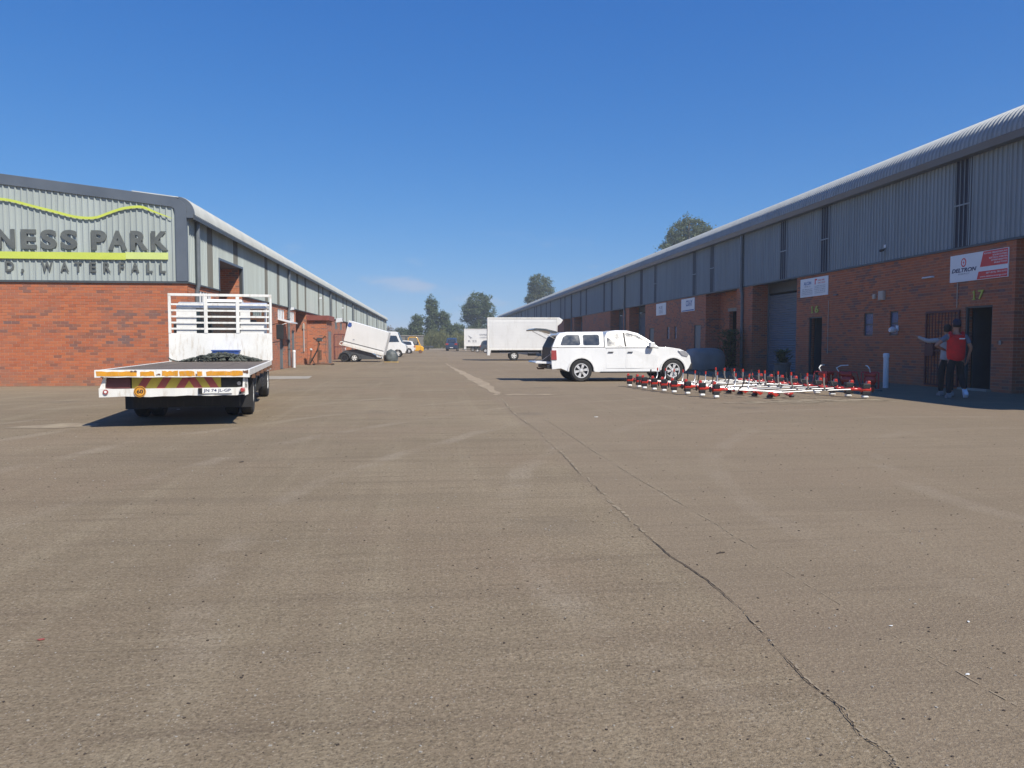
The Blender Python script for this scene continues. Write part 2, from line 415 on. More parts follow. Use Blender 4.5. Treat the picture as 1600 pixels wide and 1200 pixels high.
def thing(name, label, cat, loc=(0, 0, 0), rz=0, group=None):
    o = bpy.data.objects.new(name, None); col.objects.link(o); o.empty_display_size = .2
    o.location = loc; o.rotation_euler = (0, 0, rz)
    return tag(o, label, cat, group)
KIDS = lambda o: [c for c in bpy.data.objects if c.parent == o]
def copy_tree(o, parent=None, table=None):
    if table is None:
        table = {}
        for c in bpy.data.objects:
            if c.parent: table.setdefault(c.parent.name, []).append(c)
    c = o.copy(); col.objects.link(c)
    if parent: c.parent = parent
    for ch in table.get(o.name, []): copy_tree(ch, c, table)
    return c
def text_mesh(txt, bold=0.0, extrude=.0, shear=0):
    cu = bpy.data.curves.new('t', 'FONT'); cu.body = txt; cu.size = 1; cu.offset = bold; cu.extrude = extrude; cu.shear = shear
    cu.resolution_u = 4
    o = bpy.data.objects.new('t', cu); me = bpy.data.meshes.new_from_object(o)
    bpy.data.objects.remove(o); return me
def text(name, txt, org, U, V, w_, h, m, parent, depth=.002, bold=0.0, shear=0):
    """text fitted to a w x h box whose lower-left corner is org, running along U, rising along V"""
    me = text_mesh(txt, bold, .5, shear)
    xs = [v.co.x for v in me.vertices]; ys = [v.co.y for v in me.vertices]; zs = [v.co.z for v in me.vertices]
    U, V, org = Vector(U), Vector(V), Vector(org); W = U.cross(V)
    for v in me.vertices:
        a = (v.co.x - min(xs)) / (max(xs) - min(xs)) * w_; b = (v.co.y - min(ys)) / (max(ys) - min(ys)) * h
        v.co = org + U * a + V * b + W * ((v.co.z - min(zs)) / (max(zs) - min(zs)) * depth)
    # note: co changed while iterating is fine, bounds were taken first
    me.materials.clear(); me.materials.append(m)
    o = bpy.data.objects.new(name, me); col.objects.link(o)
    if parent: o.parent = parent
    return o

# ---------------------------------------------------------------- ground
def sheet(name, pts, z, m, kind='structure', label=None):
    mb = MB(); mb.add([(x, y, z) for x, y in pts], [tuple(range(len(pts)))])
    return tag(mb.build(name, m), label, None, None, kind)
g = MB(); g.add([(-400, -400, 0), (400, -400, 0), (400, 400, 0), (-400, 400, 0)], [(0, 1, 2, 3)])
tag(g.build('ground', M['ground']), kind='structure')
def ragged(pts, amp, seed, sub=6):
    rnd = random.Random(seed); out = []
    for i in range(len(pts)):
        a, b = pts[i], pts[(i + 1) % len(pts)]
        for k in range(sub):
            t_ = k / sub
            out.append((a[0] + (b[0] - a[0]) * t_ + rnd.uniform(-amp, amp), a[1] + (b[1] - a[1]) * t_ + rnd.uniform(-amp, amp)))
    return out
sheet('silt_patch', ragged([(1.0, 50), (1.35, 38), (1.62, 34), (1.78, 28), (1.86, 24.5), (1.80, 19.3), (1.64, 19.2), (1.52, 22.4), (1.38, 26.0), (1.36, 30), (1.2, 36)], .07, 1, 6), .004, M['sand'])
sheet('silt_patch', ragged([(1.8, 19.25), (2.1, 19.5), (3.0, 19.3), (3.3, 18.9), (2.6, 19.05), (1.95, 19.0)], .03, 2), .005, M['sand'])
for k, (cx, cy, n, wd) in enumerate([(7.6, 16.05, 30, 1.3), (8.9, 16.5, 38, 1.2), (9.9, 16.6, 14, .7)]):
    mb = MB(); rnd = random.Random(k + 5)
    for i in range(n * 2):
        x, y = rnd.gauss(cx, wd * .5), rnd.gauss(cy, .2); r_ = rnd.uniform(.03, .17)
        mb.add([(x + r_ * 1.8 * math.cos(a * .9) * rnd.uniform(.6, 1.2), y + r_ * .5 * math.sin(a * .9) * rnd.uniform(.6, 1.2), .004 + i * .00004) for a in range(7)], [tuple(range(7))])
    tag(mb.build('silt_patch', M['sandp']), kind='structure')
sheet('silt_patch', ragged([(-6.5, 12.5), (-5.9, 13.1), (-5.3, 13.0), (-5.2, 12.6), (-5.7, 12.35)], .05, 4), .004, M['sandp'])
sheet('concrete_apron', ragged([(-7.33, 31.2), (-4.6, 30.8), (-4.4, 28.6), (-7.33, 28.1)], .03, 9), .006, M['concrete'])
# long construction joint running up the yard
def crack(name, pts, wmin, wmax, seed, m, z=.004, sub=14, jag=.012, skip=0):
    """thin line with a smooth wander and slowly changing width"""
    rnd = random.Random(seed); P = []; off = wv = 0.0; wd = .5
    for i in range(len(pts) - 1):
        for k in range(sub):
            t_ = k / sub; off = off * .82 + rnd.gauss(0, jag * .5); wd = min(1, max(0, wd + rnd.gauss(0, .16)))
            P.append((pts[i][0] + (pts[i + 1][0] - pts[i][0]) * t_ + off, pts[i][1] + (pts[i + 1][1] - pts[i][1]) * t_, wmin + (wmax - wmin) * wd))
    n = len(P); mb = MB()
    mb.v = [(x - w_, y, z) for x, y, w_ in P] + [(x + w_, y, z) for x, y, w_ in P]
    mb.f = [(i, n + i, n + i + 1, i + 1) for i in range(n - 1) if not (skip and rnd.random() < skip)]
    return tag(mb.build(name, m), kind='structure')
CR = [(1.41, 1.2), (1.41, 2.15), (1.43, 2.2), (1.41, 2.34), (1.45, 2.54), (1.44, 2.75), (1.45, 2.96), (1.48, 3.32), (1.51, 3.71), (1.5, 4.03), (1.46, 4.49), (1.44, 5.09)]
CR2 = [(1.44, 5.09), (1.46, 5.97), (1.48, 7.68), (1.51, 9.08), (1.56, 11.09), (1.54, 14.2), (1.70, 19.18)]
crack('ground_crack', CR, .0006, .0042, 3, M['crack'], z=.006, sub=14, jag=.005)
crack('ground_crack', CR2, .0003, .0030, 4, M['crack'], z=.006, sub=26, jag=.012, skip=.5)
crack('joint_edge', [(x + .008, y) for x, y in CR], .001, .006, 5, M['seal'], sub=16, jag=.006, skip=.45)
crack('joint_edge', [(x + .02, y) for x, y in CR2], .002, .018, 7, M['seal'], sub=24, jag=.02, skip=.35)
crack('joint_edge', [(2.05, 4.6), (2.0, 6.5), (1.95, 9.5), (1.95, 13)], .001, .008, 6, M['seal'], sub=40, jag=.008, skip=.3)
crack('joint_edge', [(2.1, 2.2), (2.04, 3.2), (2.0, 4.3)], .0005, .003, 16, M['seal'], sub=40, jag=.004, skip=.35)

# loose grit and leaf crumbs
mb = MB(); mb2 = MB(); rnd = random.Random(12)
for i in range(1800):
    d = 2 + 14 * rnd.random() ** 1.4; a = rnd.uniform(-.62, .78); x, y = d * math.sin(a), d * math.cos(a)
    s_ = rnd.uniform(.0012, .0036) * (1 + d * .04); q = Matrix.Translation((x, y, s_ * .4)) @ Matrix.Rotation(rnd.uniform(0, 3), 4, 'Z') @ Matrix.Diagonal((s_ * rnd.uniform(.7, 1.8), s_, s_ * .5, 1))
    (mb if rnd.random() < .62 else mb2).box(-1, 1, -1, 1, -1, 1, q)
tag(mb.build('dark_grit', M['crack']), kind='stuff', label=None)
tag(mb2.build('pale_grit', M['concrete']), kind='stuff')

# ---------------------------------------------------------------- thin summer haze
hz = MB().box(-403, 403, -403, 403, -1, 30).mesh('haze'); hm_ = bpy.data.materials.new('haze_air'); hm_.use_nodes = True
ht_ = hm_.node_tree; ht_.nodes.clear(); ho_ = ht_.nodes.new('ShaderNodeOutputMaterial'); hv_ = ht_.nodes.new('ShaderNodeVolumePrincipled')
hv_.inputs['Color'].default_value = (.86, .92, 1, 1); hv_.inputs['Density'].default_value = .0010; hv_.inputs['Anisotropy'].default_value = .1
ht_.links.new(hv_.outputs[0], ho_.inputs['Volume']); hz.materials.append(hm_)
hzo = bpy.data.objects.new('haze', hz); col.objects.link(hzo); tag(hzo, kind='stuff')

# ---------------------------------------------------------------- warehouses
PITCH = .1715
def rib_profile(u0, u1, phase=0):
    pts = []; k = math.floor((u0 - phase) / PITCH)
    u = phase + k * PITCH
    while u < u1 + PITCH:
        for a, d in ((0, 0), (.055, 0), (.070, .036), (.102, .036), (.117, 0)):
            if u0 - 1e-6 <= u + a <= u1 + 1e-6: pts.append((u + a, d))
        u += PITCH
    if not pts or pts[0][0] > u0 + 1e-4: pts.insert(0, (u0, 0))
    if pts[-1][0] < u1 - 1e-4: pts.append((u1, 0))
    return pts
def wall_sheet(mb, pts, z0, z1, fn):
    """vertical ribbed sheet; z1 may be a function of u; fn(u,d,z)->xyz"""
    n = len(pts); Z1 = z1 if callable(z1) else (lambda u: z1)
    mb.add([fn(u, d, z0) for u, d in pts] + [fn(u, d, Z1(u)) for u, d in pts], [(i, i + 1, n + i + 1, n + i) for i in range(n - 1)])
def obj_from(me, name, m, parent, loc=(0, 0, 0), scale=None):
    o = bpy.data.objects.new(name, me); col.objects.link(o); o.parent = parent; o.location = loc
    if scale: o.scale = scale
    return o
SW = PITCH * 4
def brick_ok(u0, u1, z0, z1, holes):
    for a, b, c, d in holes:
        if u1 > a + .01 and u0 < b - .01 and z1 > c + .01 and z0 < d - .01: return False
    return True
brick_mb = MB().box(-.5, .5, -.5, .5, -.5, .5)
brick_me = brick_mb.mesh('brick'); brick_me.materials.append(M['brick'])
def brick_wall(parent, axis, fixed, a0, a1, ztop, holes, near, far_sign, name='brick_wall', geo=None, inward=1):
    """wall whose outer brick faces lie on x=fixed or y=fixed; inward = direction of wall depth"""
    T = .22; f0 = fixed + inward * .006; f1 = fixed + inward * T
    lo, hi = min(f0, f1), max(f0, f1)
    mb = MB(); cuts = sorted({a0, a1} | {x for h in holes for x in h[:2] if a0 < x < a1})
    def bx(u0, u1, z0, z1):
        if axis == 'x': mb.box(lo, hi, u0, u1, z0, z1)
        else: mb.box(u0, u1, lo, hi, z0, z1)
    for u0, u1 in zip(cuts, cuts[1:]):
        um = (u0 + u1) / 2; hs = sorted([(c, d) for a, b, c, d in holes if a < um < b]); z = -.05
        for c, d in hs:
            if c > z + .01: bx(u0, u1, z, c)
            z = max(z, d)
        if z < ztop - .01: bx(u0, u1, z, ztop)
    w_ = mb.build(name, M['brick'], parent)
    if geo is None: return w_
    g0, g1 = geo; stuff = MB(); cand = []
    for row in range(int(ztop / BV) + 1):
        z0, z1 = row * BV + .005, min(row * BV + BV - .005, ztop)
        if z1 - z0 < .02: continue
        off = .5 * (row % 2) * BU
        k0 = math.floor((g0 + fixed + off) / BU) - 1
        for k in range(k0, k0 + int((g1 - g0) / BU) + 3):
            u0 = k * BU - off - fixed + .005; u1 = u0 + BU - .010
            u0, u1 = max(u0, a0, g0), min(u1, a1, g1)
            if u1 - u0 < .03: continue
            if not brick_ok(u0, u1, z0, z1, holes): continue
            cand.append((u0, u1, z0, z1))
    cand.sort(key=near); rnd = random.Random(3)
    for i, (u0, u1, z0, z1) in enumerate(cand):
        pr = rnd.uniform(0, .003); c = fixed + inward * (.015 + pr - .0015); th = .03
        if i < 300:
            if axis == 'x': obj_from(brick_me, 'brick', M['brick'], w_, (c, (u0 + u1) / 2, (z0 + z1) / 2), (th, u1 - u0, z1 - z0))
            else: obj_from(brick_me, 'brick', M['brick'], w_, ((u0 + u1) / 2, c, (z0 + z1) / 2), (u1 - u0, th, z1 - z0))
        else:
            if axis == 'x': stuff.box(c - th / 2, c + th / 2, u0, u1, z0, z1)
            else: stuff.box(u0, u1, c - th / 2, c + th / 2, z0, z1)
    if stuff.f: tag(stuff.build('brickwork', M['brick'], w_), kind='stuff')
    return w_

# ---- left warehouse: street face x=-7.35, gable y=24.5
LX, LY0, LY1, LB, RID = -7.35, 24.5, 132.5, 3.17, -19.4
SL = math.tan(R(6.8))
lw = thing('warehouse', 'long brick and pale ribbed metal warehouse on the left, with the green-barred lettering', 'warehouse', (LX, LY0, 0))
def L(p): return (p[0] - LX, p[1] - LY0, p[2])
class Shift:      # local-space helper for things whose root is not at the origin
    pass
def build_at(mb, name, m, root, **kw):
    ox, oy, oz = root.location
    mb.v = [(x - ox, y - oy, z - oz) for x, y, z in mb.v]
    return mb.build(name, m, root, **kw)
lw.location = (0, 0, 0)
rec_L = [(28.04, 31.39, 0, 4.2), (43.57, 47.15, 0, LB + .1), (69.2, 72.9, 0, LB + .1), (85, 88.6, 0, LB + .1), (101.5, 105, 0, LB + .1), (118, 121.5, 0, LB + .1)]
win_L = [(38.5, 40.4, 2.45, 2.97), (41.64, 43.3, 2.44, 2.97), (33.2, 35.1, 2.45, 2.97), (25.6, 27.2, 2.45, 2.97), (61.2, 63.0, 2.4, 2.97), (64.6, 66.4, 2.4, 2.97), (77, 79, 2.4, 2.97)]
door_L = [(42.25, 43.25, 0, 1.98), (38.9, 39.9, 0, 1.98), (66.4, 67.4, 0, 1.98)]
holes_L = [(a, b, 0 - .1, min(d, LB + .1)) for a, b, c, d in rec_L] + win_L + door_L
brick_wall(lw, 'x', LX, LY0 + .23, LY1, LB, holes_L, lambda b: 0, 1, inward=-1)
brick_wall(lw, 'y', LY0, RID - 12.05, LX, LB, [], lambda b: (abs((b[0] + b[1]) / 2 + 11.2) > 1.75, abs((b[0] + b[1]) / 2 + 11.2) * 1.0 + abs(b[2] - 1.6)), 1, geo=(-16.4, LX), inward=1)
brick_wall(lw, 'y', LY1 - .22, RID - 12.05, LX - .22, LB, [], lambda b: 0, 1, name='end_wall')
box('back_wall', RID - 12.27, RID - 12.05, LY0, LY1, -.05, 5.2, M['brick'], lw)
def roofz(x):      # underside line of the roof slope
    return 5.73 + (abs(LX - .25 - RID) - abs(x - RID)) * SL
# recess returns, soffits, shutters
def recess(parent, side, X, y0, y1, zt, depth, shutter=True):
    s = side   # +1: building to the right of X, -1: to the left
    lo, hi = sorted((X + s * .222, X + s * depth))
    for ya, yb in ((y0 - .22, y0), (y1, y1 + .22)):
        box('recess_wall', lo, hi, ya, yb, 0, zt, M['brick'], parent)
    a, b = sorted((X + s * .03, X + s * depth)); box('soffit', a, b, y0 - .22, y1 + .22, zt, zt + .08, M['flash'], parent)
    if shutter:
        mb = MB(); n = int((zt - .45) / .105); xs = X + s * depth
        pts = []
        for i in range(n):
            z = .02 + i * .105
            pts += [(xs, z), (xs - s * .018, z + .03), (xs - s * .026, z + .055), (xs - s * .018, z + .08)]
        pts.append((xs, .02 + n * .105)); k = len(pts)
        mb.add([(x, y0 + .08, z) for x, z in pts] + [(x, y1 - .08, z) for x, z in pts], [(i, i + 1, k + i + 1, k + i) for i in range(k - 1)])
        sh = mb.build('roller_shutter', M['shutter'], parent)
        for yy in (y0, y1 - .09):
            a, b = sorted((xs - s * .06, xs + s * .02)); box('guide_rail', a, b, yy + .002, yy + .088, 0, zt - .002, M['doorgrey'], sh)
        a, b = sorted((xs - s * .05, xs + s * .3)); box('shutter_hood', a, b, y0 + .09, y1 - .09, zt - .43, zt - .004, M['drip'], sh)
for a, b, c, d in rec_L: recess(lw, -1, LX, a, b, d if d > 4 else LB + .0, 1.3)
def bar_window(parent, side, X, y0, y1, z0, z1, bars=4, m='pvc'):
    fr = MB(); s = side; xa, xb = sorted((X + s * .05, X + s * .10))
    for q in ((y0, y1, z0, z0 + .05), (y0, y1, z1 - .05, z1), (y0, y0 + .05, z0 + .05, z1 - .05), (y1 - .05, y1, z0 + .05, z1 - .05)): fr.box(xa, xb, *q)
    f = fr.build('window', M[m], parent)
    xc = X + s * .085
    box('pane', xc - .004, xc + .004, y0 + .05, y1 - .05, z0 + .05, z1 - .05, M['glass'], f)
    for i in range(bars):
        yb_ = y0 + (i + 1) * (y1 - y0) / (bars + 1); xq = X + s * .03
        box('bar', xq - .018, xq + .018, yb_ - .03, yb_ + .03, z0 + .002, z1 - .002, M[m], f)
    return f
for a, b, c, d in win_L: bar_window(lw, -1, LX, a, b, c, d, 4, 'pvc' if a < 45 else 'pipe')
for a, b, c, d in door_L:
    dr = box('door', LX - .14, LX - .09, a + .06, b - .06, .01, d - .06, M['doorgrey'], lw)
    fr = MB().box(LX - .16, LX - .04, a, a + .06, 0, d).box(LX - .16, LX - .04, b - .06, b, 0, d).box(LX - .16, LX - .04, a + .06, b - .06, d - .06, d)
    fr.build('frame', M['pipe'], dr); box('handle', LX - .09, LX - .05, a + .12, a + .22, 1.0, 1.03, M['steel'], dr)
# cladding
lsheet = MB(); wall_sheet(lsheet, rib_profile(0, SW - .002), LB, 5.16, lambda u, d, z: (d, u, z))
lsheet_me = lsheet.mesh('cladding_sheet'); lsheet_me.materials.append(M['clad'])
strips_L = [26.45, 30.05, 35.55, 38.45, 44.0, 46.4, 51.8, 54.0, 59.2, 61.6, 66.6, 69.1]
y = 75.8
while y < LY1 - 3: strips_L += [y, y + 2.4, y + 7.8, y + 10.3]; y += 16.6
def is_strip(y, strips): return any(abs((y + SW / 2) - s_ - .3) < SW / 2 for s_ in strips)
y = LY0 + .05; far = MB(); fars = MB()
while y < LY1 - .1:
    st = is_strip(y, strips_L); mt = M['strip'] if st else M['clad']
    inrec = y + SW > 28.04 and y < 31.39
    if inrec:
        mb = MB(); segs = []
        if y < 28.04: segs.append((0, 28.04 - y, LB))
        a = max(0, 28.04 - y); b = min(SW, 31.39 - y); segs.append((a, b, 4.2))
        if y + SW > 31.39: segs.append((31.39 - y, SW, LB))
        for a, b, z0 in segs: wall_sheet(mb, rib_profile(a, b - .002), z0, 5.16, lambda u, d, z: (d, u, z))
        o = mb.build('translucent_sheet' if st else 'cladding_sheet', mt, lw); o.location = (LX, y, 0)
    elif y < 62:
        if st:
            me = lsheet_me.copy(); me.materials.clear(); me.materials.append(mt)
            o = obj_from(me, 'translucent_sheet', mt, lw, (LX - .006, y, 0))
        else: o = obj_from(lsheet_me, 'cladding_sheet', mt, lw, (LX + random.uniform(0, .004), y, 0))
    else:
        wall_sheet(fars if st else far, rib_profile(0, SW - .002), LB, 5.16, lambda u, d, z, yy=y: (LX + d, yy + u, z))
    y += SW
tag(far.build('cladding', M['clad'], lw), kind='stuff'); tag(fars.build('translucent_cladding', M['strip'], lw), kind='stuff')
# structure behind the cladding and the opening's dark lining
mb = MB().box(LX - .10, LX - .01, LY0 + .02, 28.04, LB, 5.2).box(LX - .10, LX - .01, 28.04, 31.39, 4.29, 5.2).box(LX - .10, LX - .01, 31.39, LY1, LB + .002, 5.2)
mb.build('wall_lining', M['inside'], lw)
for ya, yb in ((28.04 - .14, 28.04 - .002), (31.392, 31.53)): box('recess_wall', LX - 1.3, LX - .101, ya, yb, LB + .01, 4.2, M['brick'], lw)
# reveal flashings of the tall opening
MB().box(LX + .0, LX + .045, 27.96, 28.04, LB, 4.2).box(LX, LX + .045, 31.39, 31.47, LB, 4.2).box(LX, LX + .045, 27.96, 31.47, 4.2, 4.28).build('opening_trim', M['flash'], lw)
# bottom drip flashing
MB().box(LX - .02, LX + .055, LY0, 28.04, LB - .05, LB - .003).box(LX - .02, LX + .055, 31.39, LY1, LB - .05, LB - .003).build('drip_flashing', M['drip'], lw)
# gable sheets
GY = LY0
x = LX - .30; gi = 0
while x > RID - 12:
    x0 = x - SW
    mb = MB(); wall_sheet(mb, rib_profile(0, SW - .002), LB + .01, lambda u, xx=x0: min(roofz(xx + u) - .2, 9), lambda u, d, z: (u, -d, z))
    o = mb.build('cladding_sheet', M['clad'], lw); o.location = (x0, GY - random.uniform(0, .003), 0); x = x0
# gable lining behind (pentagon)
pen = [(RID - 12, LB), (LX - .05, LB), (LX - .05, 5.25), (LX - .4, roofz(LX - .3) - .12), (RID, roofz(RID) - .12), (RID - 12, 5.2)]
MB().prism(pen, 'y', GY + .02, GY + .1).build('gable_lining', M['inside'], lw)
MB().prism(pen, 'y', LY1 - .12, LY1 - .04).build('end_gable', M['clad'], lw)
MB().box(RID - 12, LX + .03, GY - .05, GY + .01, LB - .055, LB + .008).build('drip_flashing', M['drip'], lw)
# verge flashing: vertical leg, rounded corner, sloping band
outer, inner = [(LX + .03, LB + .009)], [(LX - .29, LB + .009)]
cx, cz, rr = LX - .42, 5.27, .45
outer.append((LX + .03, cz)); inner.append((LX - .29, cz - .02))
for i in range(1, 9):
    a = R(90 - 6.8) * i / 8
    outer.append((cx + rr * math.cos(a), cz + rr * math.sin(a)))
    inner.append((cx + .13 * math.cos(a), cz - .02 + .17 * math.sin(a)))
zc = outer[-1][1]; xc_ = outer[-1][0]
outer.append((RID, zc + (xc_ - RID) * SL)); inner.append((RID, inner[-1][1] + (inner[-1][0] - RID) * SL))
mb = MB(); n = len(outer)
F, B = GY - .07, GY + .05
mb.v = [(a, F, b) for a, b in outer] + [(a, F, b) for a, b in inner] + [(a, B, b) for a, b in outer] + [(a, B, b) for a, b in inner]
for i in range(n - 1):
    mb.f += [(i, i + 1, n + i + 1, n + i), (i, 2 * n + i, 2 * n + i + 1, i + 1), (n + i, n + i + 1, 3 * n + i + 1, 3 * n + i)]
mb.build('verge_flashing', M['flash'], lw)
# roof: curved eave sheets
def eave_mesh(cx, cz, r, side, slope_len, drop):
    """one curved sheet; side=-1 building lies towards -x; u runs along y"""
    pts = rib_profile(0, SW); arcs = []
    arcs.append((1.0, 0.0, 0, -drop))
    steps = 9
    for i in range(steps + 1):
        a = (math.pi / 2 - R(6.8)) * i / steps
        arcs.append((math.cos(a), math.sin(a), 0, 0))
    a = math.pi / 2 - R(6.8)
    arcs.append((math.cos(a), math.sin(a), -slope_len * math.cos(R(6.8)), slope_len * math.sin(R(6.8))))
    V = []
    for ca, sa, dx, dz in arcs:
        for u, d in pts:
            rad = r + d; X = ca * rad + dx; Z = sa * rad + dz
            V.append((cx + (X if side < 0 else -X), u, cz + Z))
    n = len(pts); Fs = [(j * n + i, j * n + i + 1, (j + 1) * n + i + 1, (j + 1) * n + i) for j in range(len(arcs) - 1) for i in range(n - 1)]
    return V, Fs
def eave_run(parent, cx, cz, r, side, y0, y1, ysplit, m, drop):
    V, Fs = eave_mesh(cx, cz, r, side, 1.4, drop)
    mb = MB(); mb.add(V, Fs); me = mb.mesh('roof_sheet'); me.materials.append(m)
    for p in me.polygons: p.use_smooth = False
    y = y0; rest = MB()
    while y < y1:
        if y < ysplit: obj_from(me, 'roof_sheet', m, parent, (random.uniform(-.002, .002), y, 0))
        else: rest.add([(a, b + y, c) for a, b, c in V], Fs)
        y += SW
    tag(rest.build('roof_sheeting', m, parent), kind='stuff')
eave_run(lw, LX - .27, 5.22, .50, -1, LY0 + .055, LY1 + .1, 60, M['roofm'], .06)
# main roof slopes (seen only from above), with ribs
def main_roof(parent, xe, ze, xr, y0, y1, m):
    zr = ze + abs(xr - xe) * SL
    mb = MB()
    for xa, za, xb, zb in ((xe, ze, xr, zr), (2 * xr - xe, ze, xr, zr)):
        mb.prism([(xa, za), (xb, zb), (xb, zb - .06), (xa, za - .06)], 'y', y0, y1)
    mb.build('roof', m, parent)
a_ = math.pi / 2 - R(6.8)
main_roof(lw, LX - .27 + .50 * math.cos(a_) - 1.35, 5.22 + .5 * math.sin(a_) + 1.3 * math.sin(R(6.8)), RID, LY0 - .0, LY1, M['roofm'])
MB().prism([(LX + .04, 5.14), (LX + .26, 5.08), (LX + .26, 5.165), (LX + .04, 5.2)], 'y', LY0 - .04, LY1).build('eave_soffit', M['flash'], lw)
MB().box(LX + .23, LX + .262, LY0 - .05, LY1, 5.05, 5.20).build('eave_trim', M['drip'], lw)
cap_ = [(LX - .27 + .52 * math.cos(R(83.2) * i / 10), 5.22 + .52 * math.sin(R(83.2) * i / 10)) for i in range(11)]
MB().prism([(LX - .2, 5.0), (LX + .25, 5.10)] + cap_, 'y', GY - .0, GY + .052).build('eave_cap', M['flash'], lw)
box('eave_return', LX - .08, LX + .228, LY0 - .05, LY0 + .05, 5.10, 5.26, M['flash'], lw)
def downpipe(parent, side, X, y, zt, zb, r=.05, shoe=True):
    s = side; mb = MB()
    mb.tube([(X - s * .12, y, zt), (X - s * .12, y, zb), (X - s * .06, y, zb - .25), (X - s * .06, y, .12)], r, 10)
    o = mb.build('downpipe', M['pipe'], parent, smooth=True)
    for z in (zb - .6, 1.0): box('bracket', X - s * .06 - r - .012, X - s * .06 + r + .012, y - .09, y + .09, z, z + .03, M['pipe'], o)
for y in (25.25, 41.05, 57.8, 74.3, 90.9, 107.5, 124): downpipe(lw, -1, LX, y, 5.1, 3.15, .065)
# small wall fittings on the left face
def floodlight(loc, label, s=1.0, m='pvc'):
    t = thing('floodlight', label, 'lamp', loc)
    MB().prism([(0, 0), (.42, .06), (.42, .30), (.05, .26)], 'y', -.16, .16).build('housing', M[m], t, bevel=.02)
    MB().prism([(.425, .07), (.435, .07), (.435, .29), (.425, .29)], 'y', -.14, .14).build('lens', M['lamp'], t)
    MB().box(-.08, .12, -.02, .02, .0, .05).build('bracket', M['pipe'], t)
    t.scale = (s, s, s); return t
floodlight((LX + .09, 41.2, 3.0), 'small white lamp under the left warehouse cladding, beside its second downpipe', .55)
floodlight((LX + .09, 52.1, 4.2), 'small white lamp high on the cladding above the flat-roofed brick kiosk', .45)
floodlight((LX + .09, 65.1, 4.15), 'tiny pale lamp high on the cladding beyond the brick kiosk', .4)
floodlight((-6.10, 51.2, 2.62), 'large white floodlight at the right corner of the flat-roofed brick kiosk', 1.05)
aw = thing('awning', 'small white metal awning over a doorway behind the flatbed truck headboard', 'awning', (LX, 39.4, 2.25))
MB().prism([(0, .25), (.62, .08), (.62, .02), (0, .19)], 'y', -.95, .95).build('canopy_sheet', M['pvc'], aw)
for yy in (-.9, .9): MB().tube([(.02, yy, -.1), (.55, yy, .06)], .015, 6).build('strut', M['pvc'], aw)
def post(x, y, h, r, label, m='pvc'):
    t = thing('bollard_pipe', label, 'bollard', (x, y, 0))
    MB().lathe([(r, 0), (r, h - .1)], (0, 0, 0), 'z', 16).build('pipe', M[m], t, smooth=True)
    MB().lathe([(r * 1.18, h - .1), (r * 1.2, h), (r * .9, h + .03)], (0, 0, 0), 'z', 16).build('collar', M[m], t, smooth=True)
    return t
post(-7.15, 41.7, .9, .07, 'white pipe post standing by the brick wall just right of the flatbed truck')
post(-7.05, 65.4, .88, .06, 'short white pipe post far off, between the brick kiosk and the tilted trailer')
dp = thing('drain_pipe', 'thin pale vertical pipe on the recess wall beside the brick kiosk', 'pipe', (LX - .14, 47.1, 0))
MB().tube([(0, 0, .8), (0, 0, 2.5)], .02, 6).build('pipe', M['pvc'], dp)
MB().box(-.06, .06, -.03, .0, 2.15, 2.42).build('meter_box', M['alarm'], dp)
# brick kiosk with a painted slab roof
kk = thing('meter_kiosk', 'small flat-roofed brick kiosk standing against the left warehouse', 'kiosk', (0, 0, 0))
kx0, kx1, ky0, ky1 = LX + .002, -6.2, 47.5, 49.95
MB().box(kx0, kx1, ky0, ky1, 0, 2.66).build('wall', M['brick'], kk)
MB().box(kx0, kx1 + .16, ky0 - .16, ky1 + .16, 2.66, 2.96).build('roof_slab', M['maroonslab'], kk, bevel=.015)
kd = MB().box(kx1 - .01, kx1 + .02, ky0 + .75, ky0 + 1.75, .02, 1.98).build('door', M['doorgrey'], kk)
for q in ((ky0 + .68, ky0 + .745), (ky0 + 1.755, ky0 + 1.82)): box('frame', kx1 - .01, kx1 + .04, q[0], q[1], 0, 2.04, M['pipe'], kd)
sg = thing('security_gate', 'maroon barred security gate swung open beyond the brick kiosk', 'gate', (LX + .03, 60.2, 0))
for x0, x1, z0, z1 in ((0, .05, .05, 2.0), (.8, .85, .05, 2.0), (.05, .8, .05, .1), (.05, .8, 1.95, 2.0), (.05, .8, .98, 1.03)): box('frame_bar', x0, x1, -.02, .02, z0, z1, M['maroon'], sg)
for i in range(6): box('bar', .13 + i * .115, .145 + i * .115, -.008, .008, .1, 1.95, M['maroon'], sg)
# lettering on the gable
sgn = thing('building_sign', 'large dark grey capitals over a lime green bar and wave on the left gable', 'sign', (0, 0, 0))
SY = LY0 - .062
def wl(ch, x0, z0, x1, z1, bold=.035): return text('letter', ch, (x0, SY, z0), (1, 0, 0), (0, 0, 1), x1 - x0, z1 - z0, M['letter'], sgn, -.022, bold)
for ch, x0, x1 in (('N', -12.73, -12.24), ('E', -12.07, -11.63), ('S', -11.52, -11.06), ('S', -10.95, -10.48), ('P', -10.08, -9.65), ('A', -9.6, -9.06), ('R', -8.96, -8.45), ('K', -8.36, -7.87), ('I', -13.0, -12.88), ('S', -13.6, -13.14), ('U', -14.2, -13.74), ('B', -14.78, -14.34)):
    wl(ch, x0, 4.10, x1, 4.68, .04)
for ch, x0, x1 in (('D', -12.53, -12.29), ('W', -11.52, -11.2), ('A', -10.98, -10.75), ('T', -10.58, -10.37), ('E', -10.15, -9.97), ('R', -9.75, -9.55), ('F', -9.32, -9.16), ('A', -8.96, -8.73), ('L', -8.51, -8.34), ('L', -8.13, -7.96)):
    wl(ch, x0, 3.43, x1, 3.735, .03)
wl(',', -12.09, 3.38, -12.01, 3.51, .03)
